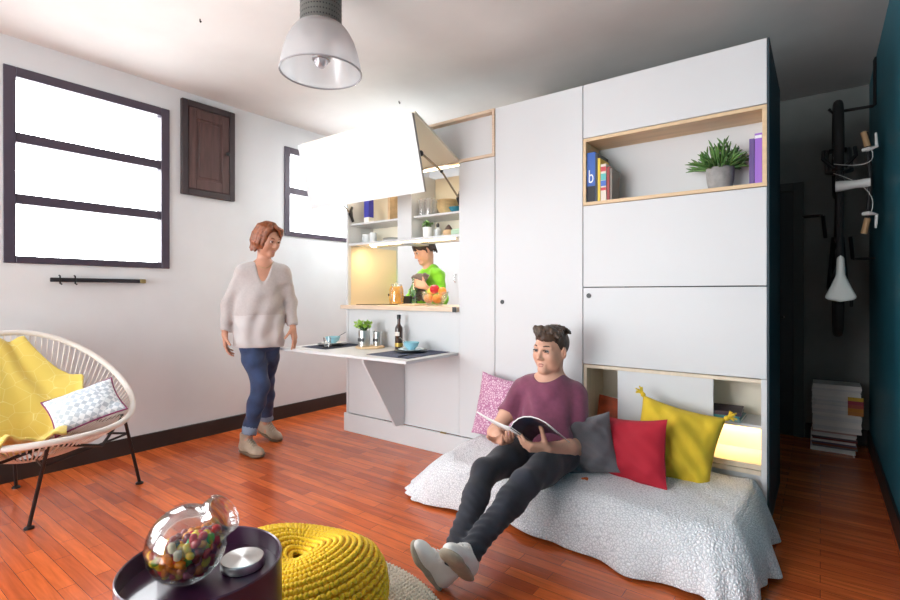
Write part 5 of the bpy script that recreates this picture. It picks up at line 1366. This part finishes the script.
shm = mat('white_leather', (.82, .81, .78), .5, noise=.04, nscale=20); som = mat('worn_sole', (.42, .36, .28), .8, noise=.15, nscale=25)
shoe(t, anR + npv(.0, -.012, -.006), (-.20, -.50, .82), (.72, .42, .48), s * .93, shm, som, lace=mat('white_laces', (.75, .74, .72), .7))
shoe(t, anL + npv(.0, -.012, -.006), (.02, -.66, .75), (-.06, .75, .66), s * .90, shm, som, lace=MATS['white_laces'])
# hair: short sides, tousled top swept over the brow
Hh = Body(); e = lambda *a: s * 1.03 * npv(*a)
clipf = [(hg(0, .060, .045), HR @ npv(0, .85, -.55)), (hg(0, -.03, -.045), HR @ npv(0, .35, -1))]
Hh.ell(hg(0, -.022, .034), e(.0815, .096, .088), HR, .01, clip=clipf); Hh.ell(hg(-.004, .006, .088), e(.064, .074, .034), HR, .02)
r_ = random.Random(3); paths = []
for k in range(150):
    u = r_.uniform(-1, 1); v = r_.uniform(-.6, 1)
    x0 = .062 * u; y0 = .058 * v - .01; z0 = .028 + .080 * math.sqrt(max(.05, 1 - (x0 / .083) ** 2 - ((y0 + .02) / .105) ** 2))
    dx = -.018 + r_.uniform(-.014, .010) - .014 * max(0, v); dy = (.030 + r_.uniform(-.008, .010)) * max(0, min(1, v + .55)) + .008 * v; dz = .019 + r_.uniform(-.006, .007) + .008 * max(0, v)
    paths.append([(x0, y0, z0 - .012), (x0 + dx * .45, y0 + dy * .5, z0 + dz * .6), (x0 + dx, y0 + dy, z0 + dz * .72), (x0 + dx * 1.4, y0 + dy * 1.35, z0 + dz * .35)])
for k in range(34):
    f = k / 33; x0 = -.052 + .104 * f + r_.uniform(-.004, .004); low = .058 + r_.uniform(-.007, .007) + .010 * abs(f - .35)
    paths.append([(x0 + .012, .045, .112), (x0 + .002, .070 + r_.uniform(-.004, .004), .116 + r_.uniform(-.005, .006)), (x0 - .010, .093 - .5 * abs(x0) ** 1.2 + r_.uniform(-.004, .004), .096), (x0 - .018 + r_.uniform(-.005, .005), .097 - .9 * abs(x0 - .01) ** 1.15, low)])
locks(Hh, hg, HR, paths, .0100, .0045, s * 1.03, k=.006)
body_obj('hair', Hh, [M['hair_b']], t, h=.0045, smooth=1)

# open magazine held by him
mag = Vector((-1.188, 2.290, .440))
sp_ax = Vector((.06, -.88, .47)).normalized(); e1 = Vector((.93, .34, .05)); e1 = (e1 - sp_ax * e1.dot(sp_ax)).normalized(); nn = sp_ax.cross(e1)
if nn.z < 0: nn = -nn
def sheet(curve, h0, h1, th):
    b = MB(); n = len(curve)
    for sgn in (0, 1):
        pass
    pts = [mag + e1 * a + nn * c for a, c in curve]; P_ = []
    for i, p in enumerate(pts):
        tg = (pts[min(i + 1, n - 1)] - pts[max(0, i - 1)]).normalized(); P_.append((p, tg.cross(sp_ax).normalized()))
    vs = []
    for (p, q) in P_:
        vs += [p + sp_ax * h0 + q * th, p + sp_ax * h1 + q * th, p + sp_ax * h0 - q * th, p + sp_ax * h1 - q * th]
    fs = []
    for i in range(n - 1):
        a, c = 4 * i, 4 * i + 4; fs += [[a, a + 1, c + 1, c], [a + 2, c + 2, c + 3, a + 3], [a, c, c + 2, a + 2], [a + 1, a + 3, c + 3, c + 1]]
    fs += [[0, 2, 3, 1], [4 * n - 4, 4 * n - 3, 4 * n - 1, 4 * n - 2]]
    b._add(vs, fs); return b
t2 = thing('magazine', 'open magazine with a dark cover held up by the seated young man', 'magazine', (-1.235, 2.2, .40))
rightc = [(0, 0), (.012, .022), (.035, .040), (.065, .049), (.10, .047), (.135, .036), (.17, .017), (.20, -.006)]
leftc = [(0, 0), (-.02, .006), (-.06, .022), (-.105, .043), (-.15, .066), (-.185, .085)]
cov = mix_pattern('dark_photo_cover', (.010, .014, .028), (.10, .045, .045), 'noise', 9, rough=.3, lo=.45, hi=.75, bump=0)
part('back_cover', sheet([(a + (.002 if a > 0 else 0), c - .004) for a, c in rightc], -.002, .272, .0006), cov, t2, 'dark printed cover', angle=180)
part('pages', sheet(rightc, 0, .27, .003), mat('magazine_paper', (.78, .77, .75), .6), t2, angle=180)
part('pages', sheet(leftc, 0, .27, .003), MATS['magazine_paper'], t2, angle=180)
part('front_cover', sheet([(a, c - .004) for a, c in leftc], -.002, .272, .0006), mat('pale_cover', (.70, .70, .70), .35), t2, angle=180)

# ================================================================== the standing woman
t = thing('person', 'woman with auburn hair in pale grey sweater and blue jeans beside the folding table', 'person', (-3.50, 2.20, 0))
s = 1.05
pel, chest, neck = npv(-3.535, 2.235, .915), npv(-3.520, 2.255, 1.250), npv(-3.508, 2.262, 1.455)
shR, shL = npv(-3.598, 2.132, 1.368), npv(-3.440, 2.395, 1.372)
hipR, hipL = npv(-3.570, 2.165, .875), npv(-3.505, 2.310, .875)
elR, elL = npv(-3.675, 2.065, 1.105), npv(-3.432, 2.448, 1.125)
wrR, wrL = npv(-3.645, 2.015, .890), npv(-3.372, 2.430, .928)
knR, knL = npv(-3.430, 2.185, .490), npv(-3.560, 2.310, .485)
anR, anL = npv(-3.440, 2.075, .105), npv(-3.665, 2.385, .125)
hc = npv(-3.458, 2.260, 1.622)
HR = basis((.90, .14, -.30), (.28, .04, 1))
skw = [M['skin_w'], M['lip'], M['hair_w'], M['eyew'], M['iris']]
B = Body(); ex, hg = head(B, hc, HR, s * .97, neck, female=True, nr=.046)
Rp, Rc = torso(B, pel, chest, neck, shR, shL, hipR, hipL, s, w=(.150, .112, .130), dpt=(.105, .085, .092))
for (sh, el, wr_) in ((shR, elR, wrR), (shL, elL, wrL)): limb(B, sh, el, wr_, [v * s for v in (.042, .037, .032, .034, .022)])
for (hp, kn_, an_) in ((hipR, knR, anR), (hipL, knL, anL)): limb(B, hp, kn_, an_, [v * s for v in (.076, .060, .046, .048, .032)])
hand(B, wrR, (.12, .02, -1), (.55, .75, .05), (.8, -.5, 0), s * .96, curl=(.28, .33, .38, .42), thumb=.4)
hand(B, wrL, (.28, -.02, -.95), (-.75, -.45, -.2), (.5, -.8, -.1), s * .96, curl=(.12, .14, .18, .24), spread=.30, thumb=.2)
for an_ in (anR, anL): B.rc(an_, an_ + npv(.03, -.01, -.05), .034 * s, .03 * s, .02)
body_obj('body', B, skw, t, h=.005, extra=ex)
fw = Rc[:, 1]
# loose batwing sweater with a sheer lower band
C = Body(); torso(C, pel + npv(0, 0, .10), chest, neck - npv(0, 0, .02), shR, shL, hipR, hipL, s, grow=.010, w=(.150, .128, .135), dpt=(.112, .105, .094), k=.05)
for q in (hipR, hipL): C.rc(lerp(pel, q, .6) + npv(0, 0, .22), lerp(pel, q, .75) + npv(0, 0, -.06), .112 * s, .126 * s, .06)
for (sh, el, wr_) in ((shR, elR, wrR), (shL, elL, wrL)):
    e = lerp(el, wr_, .90); n = (wr_ - el) / np.linalg.norm(wr_ - el)
    C.rc(sh, el, .050 * s, .052 * s, .04); C.rc(el, lerp(el, wr_, 1.0), .052 * s, .034 * s, .03, clip=[(e, n)])
    C.rc(lerp(sh, chest, .2) - npv(0, 0, .05), lerp(el, chest, .35), .044 * s, .030 * s, .05)
vb = chest + fw * .10
C.rc(neck + fw * .07 + npv(0, 0, .0), chest + fw * .135 + npv(0, 0, .0), .070, .012, .01, sub=True)
C.ell(neck + fw * .02 + npv(0, 0, .055), npv(.082, .080, .062), None, .012, sub=True)
sw = mat('pale_grey_knit', (.44, .395, .385), .9, noise=.05, nscale=60, bump=.3, bscale=220, bdist=.002, sheen=.3); sb_ = mat('sheer_white_hem', (.52, .49, .485), .8, noise=.05, nscale=8, bump=.1, bscale=200)
def swr(x, y, z): return folds(.003, 26, 1.0)(x, y, z) + .008 * np.clip((.20 - np.hypot(x - pel[0], y - pel[1])) / .05, 0, 1) * np.sin(44 * (x * .6 + y * .9) + 2 * np.sin(9 * z)) * np.clip((1.30 - z) / .25, 0, 1)
body_obj('sweater', C, [sw, sb_], t, h=.006, wr=swr, cut=[((0, 0, .918), (.02, -.03, -1))], remap=lambda P_, mi: np.where((P_[:, 2] < 1.035 + .02 * (P_[:, 1] - 2.2)) & (np.hypot(P_[:, 0] - pel[0], P_[:, 1] - pel[1]) < .185), 1, 0))
# jeans
C = Body(); C.ell(pel, npv(.160 * s, .118 * s, .13 * s), Rp, .05)
for (hp, kn_, an_) in ((hipR, knR, anR), (hipL, knL, anL)):
    e = lerp(kn_, an_, .90); n = (an_ - kn_) / np.linalg.norm(an_ - kn_)
    C.rc(hp, lerp(hp, kn_, .5), .088 * s, .076 * s, .04); C.rc(lerp(hp, kn_, .5), kn_, .076 * s, .058 * s, .04)
    C.rc(kn_, lerp(kn_, an_, .3), .058 * s, .058 * s, .03); C.rc(lerp(kn_, an_, .3), lerp(kn_, an_, 1.05), .058 * s, .045 * s, .03, clip=[(e, n)])
    C.rc(lerp(kn_, an_, .82), lerp(kn_, an_, .98), .052 * s, .051 * s, .004, 1, clip=[(e, n)])
dj = mat('blue_denim', (.024, .044, .110), .85, noise=.35, nscale=10, bump=.3, bscale=240, bdist=.001, sheen=.15); cuff = mat('pale_denim_cuff', (.22, .28, .38), .85)
body_obj('jeans', C, [dj, cuff], t, h=.0055, wr=folds(.0030, 34, .3), cut=[((0, 0, .965), (0, 0, 1))])
bt = mat('beige_suede', (.40, .31, .23), .85, noise=.15, nscale=18); bs = mat('tan_sole', (.16, .10, .06), .7)
shoe(t, anR + npv(.0, 0, -.004), (.99, .03, -.02), (0, 0, 1), s * .97, bt, bs, boot=True, name='ankle_boot', lace=mat('beige_laces', (.5, .42, .33), .8))
shoe(t, anL + npv(.0, 0, .004), (.95, .10, -.22), (.22, 0, 1), s * .97, bt, bs, boot=True, name='ankle_boot', lace=MATS['beige_laces'])
# chin length hair
Hh = Body(); e = lambda *a: s * .97 * npv(*a)
Hh.ell(hg(0, -.022, .036), e(.086, .102, .092), HR, .01, clip=[(hg(0, .052, .040), HR @ npv(0, .9, -.42))])
Hh.ell(hg(0, -.062, -.03), e(.070, .050, .080), HR, .03)
r_ = random.Random(12); paths = []
for k in range(150):
    a = r_.uniform(.62, 2 * PI - .62); sx, sy = math.sin(a), math.cos(a)     # angle 0 = forward
    if abs(a - PI) > PI - .75 and r_.random() < .4: continue
    j = r_.uniform(-.008, .008); end = -.088 - .022 * r_.random() + (.03 if sy > .3 else 0)
    wv = r_.uniform(-.012, .012)
    paths.append([(.030 * sx, .030 * sy - .01, .122), (.070 * sx, .084 * sy - .015, .085 + j), (.091 * sx + wv * .4, .100 * sy - .022, .02 + j), (.094 * sx + wv, .098 * sy - .024, -.035), (.082 * sx - wv, .086 * sy - .024 + .4 * wv, end)])
for k in range(14):      # side-swept fringe
    f = k / 13; paths.append([(.028, .035, .120), (-.005 - .045 * f, .078 + .008 * (1 - f), .100 - .004 * f), (-.028 - .040 * f, .086 - .022 * f, .068 - .010 * f), (-.050 - .028 * f, .072 - .026 * f, .030 - .022 * f)])
for k in range(9):
    f = k / 8; paths.append([(.030, .033, .120), (.045 + .02 * f, .070 - .02 * f, .092), (.066 + .012 * f, .056 - .02 * f, .045), (.080, .034 - .02 * f, -.01 - .03 * f)])
locks(Hh, hg, HR, paths, .0105, .005, s * .97, k=.006)
body_obj('hair', Hh, [M['hair_w']], t, h=.005, smooth=1)
b = MB(); ctr = neck + fw * .0
pts = [Vector(neck + Rc @ npv(.072 * math.sin(q), .062 * math.cos(q) + .010, -.002 - .055 * max(0, math.cos(q)) ** 2)) for q in [(-PI + 2 * PI * k / 40) for k in range(40)]]
b.tube(pts, .0025, n=5, closed=True); part('necklace', b, M['brass'], t, 'thin gold necklace')

# ================================================================== the boy in the kitchen
t = thing('person', 'boy in a bright green hooded top standing in the kitchen behind the worktop', 'person', (-3.10, 3.80, 0))
s = 1.0
pel, chest, neck = npv(-3.06, 3.82, .86), npv(-3.065, 3.80, 1.185), npv(-3.072, 3.765, 1.400)
shR, shL = npv(-3.205, 3.845, 1.325), npv(-2.925, 3.735, 1.335)
hipR, hipL = npv(-3.145, 3.85, .83), npv(-2.985, 3.79, .83)
elR, elL = npv(-3.245, 3.71, 1.11), npv(-2.855, 3.715, 1.105)
wrR, wrL = npv(-3.095, 3.600, 1.235), npv(-2.930, 3.570, 1.225)
hc = npv(-3.085, 3.720, 1.575)
HR = basis((-.48, -.80, -.40), (-.20, -.30, 1))
for q in (pel, chest, neck, shR, shL, hipR, hipL, elR, elL, wrR, wrL, hc): q[2] *= 1.027
wrL = npv(-2.905, 3.525, 1.262)
B = Body(); ex, hg = head(B, hc, HR, s * 1.02, neck, nr=.046)
Rp, Rc = torso(B, pel, chest, neck, shR, shL, hipR, hipL, s, w=(.135, .115, .130), dpt=(.095, .085, .092))
for (sh, el, wr_) in ((shR, elR, wrR), (shL, elL, wrL)): limb(B, sh, el, wr_, [v * s for v in (.040, .036, .031, .033, .022)])
legs_ = [(hipR, npv(-3.16, 3.84, .45), npv(-3.15, 3.86, .085)), (hipL, npv(-2.985, 3.78, .45), npv(-2.975, 3.80, .085))]
for (hp, kn_, an_) in legs_: limb(B, hp, kn_, an_, [v * s for v in (.070, .056, .044, .046, .031)])
hand(B, wrR, (.55, -.55, .35), (.5, .6, .1), (0, 0, 1), s * .93, curl=(.4, .45, .5, .5))
hand(B, wrL, (-.86, -.30, .30), (-.2, .85, -.2), (.0, .0, 1), s * 1.0, curl=(.40, .45, .5, .5), thumb=.3)
body_obj('body', B, skinmats, t, h=.005, extra=ex)
C = Body(); torso(C, pel + npv(0, 0, .06), chest, neck - npv(0, 0, .01), shR, shL, hipR, hipL, s, grow=.018, w=(.150, .140, .140), dpt=(.110, .105, .100))
for (sh, el, wr_) in ((shR, elR, wrR), (shL, elL, wrL)):
    e = lerp(el, wr_, .84); n = (wr_ - el) / np.linalg.norm(wr_ - el)
    C.rc(sh, el, .062, .052, .04); C.rc(el, lerp(el, wr_, 1.0), .050, .038, .03, clip=[(e, n)])
C.rc(neck + Rc @ npv(-.055, -.035, .0), neck + Rc @ npv(.055, -.035, .0), .038, .038, .03); C.rc(neck + Rc @ npv(-.06, -.03, .0), neck + Rc @ npv(-.02, .055, -.035), .030, .022, .03); C.rc(neck + Rc @ npv(.06, -.03, .0), neck + Rc @ npv(.02, .055, -.035), .030, .022, .03)
gh = mat('bright_green_fleece', (.20, .56, .020), .85, noise=.1, nscale=14, bump=.2, bscale=160, bdist=.002, sheen=.2)
body_obj('hooded_top', C, [gh], t, h=.006, wr=folds(.0045, 36, 2.0), cut=[((0, 0, .78), (0, 0, -1))])
C = Body(); C.ell(pel, npv(.148, .110, .125), Rp, .05)
for (hp, kn_, an_) in legs_: C.rc(hp, kn_, .082, .060, .04); C.rc(kn_, an_ - npv(0, 0, .03), .060, .050, .03, clip=[(an_ - npv(0, 0, .03), (0, 0, -1))])
body_obj('trousers', C, [mat('grey_trousers', (.06, .065, .08), .85)], t, h=.007)
for (_, _, an_) in legs_: shoe(t, an_ + npv(0, 0, .004), (-.37, -.93, 0), (0, 0, 1), .95, mat('dark_trainers', (.05, .05, .055), .6), som)
Hh = Body(); e = lambda *a: 1.02 * npv(*a)
Hh.ell(hg(0, -.020, .036), e(.084, .100, .090), HR, .01, clip=[(hg(0, .062, .042), HR @ npv(0, .85, -.5)), (hg(0, -.03, -.055), HR @ npv(0, .3, -1))])
r_ = random.Random(31); paths = []
for k in range(100):
    a = r_.uniform(-PI, PI); sx, sy = math.sin(a), math.cos(a); end = .026 if sy > .2 else (-.02 if abs(sx) > .6 else -.055)
    end += r_.uniform(-.012, .012)
    paths.append([(.02 * sx, .02 * sy - .02, .120), (.062 * sx, .080 * sy - .014, .090), (.081 * sx, .102 * sy - .014, (.092 + end) / 2 + .008), (.080 * sx, .103 * sy - .010, end)])
locks(Hh, hg, HR, paths, .0105, .005, 1.02, k=.006)
body_obj('hair', Hh, [M['hair_k']], t, h=.005, smooth=1)
# towel in his hands
tw = Body()
tw.rc(npv(-3.055, 3.555, 1.335), npv(-2.945, 3.575, 1.355), .032, .026, .03); tw.rc(npv(-3.035, 3.555, 1.33), npv(-3.015, 3.565, 1.15), .038, .028, .04, flat=((.5, .8, 0), .6)); tw.rc(npv(-2.98, 3.57, 1.33), npv(-2.965, 3.58, 1.165), .036, .030, .04, flat=((.5, .8, 0), .6)); tw.rc(npv(-2.95, 3.575, 1.35), npv(-2.915, 3.57, 1.365), .018, .010, .02)
o = body_obj('towel', tw, [mat('brown_grey_towel', (.13, .095, .085), .95, bump=.6, bscale=120, bdist=.003, sheen=.3)], None, h=.005, wr=folds(.006, 60, 1))
tag(o, 'brown grey kitchen towel in the hands of the boy in green', 'towel')
print('built',len(bpy.data.objects))
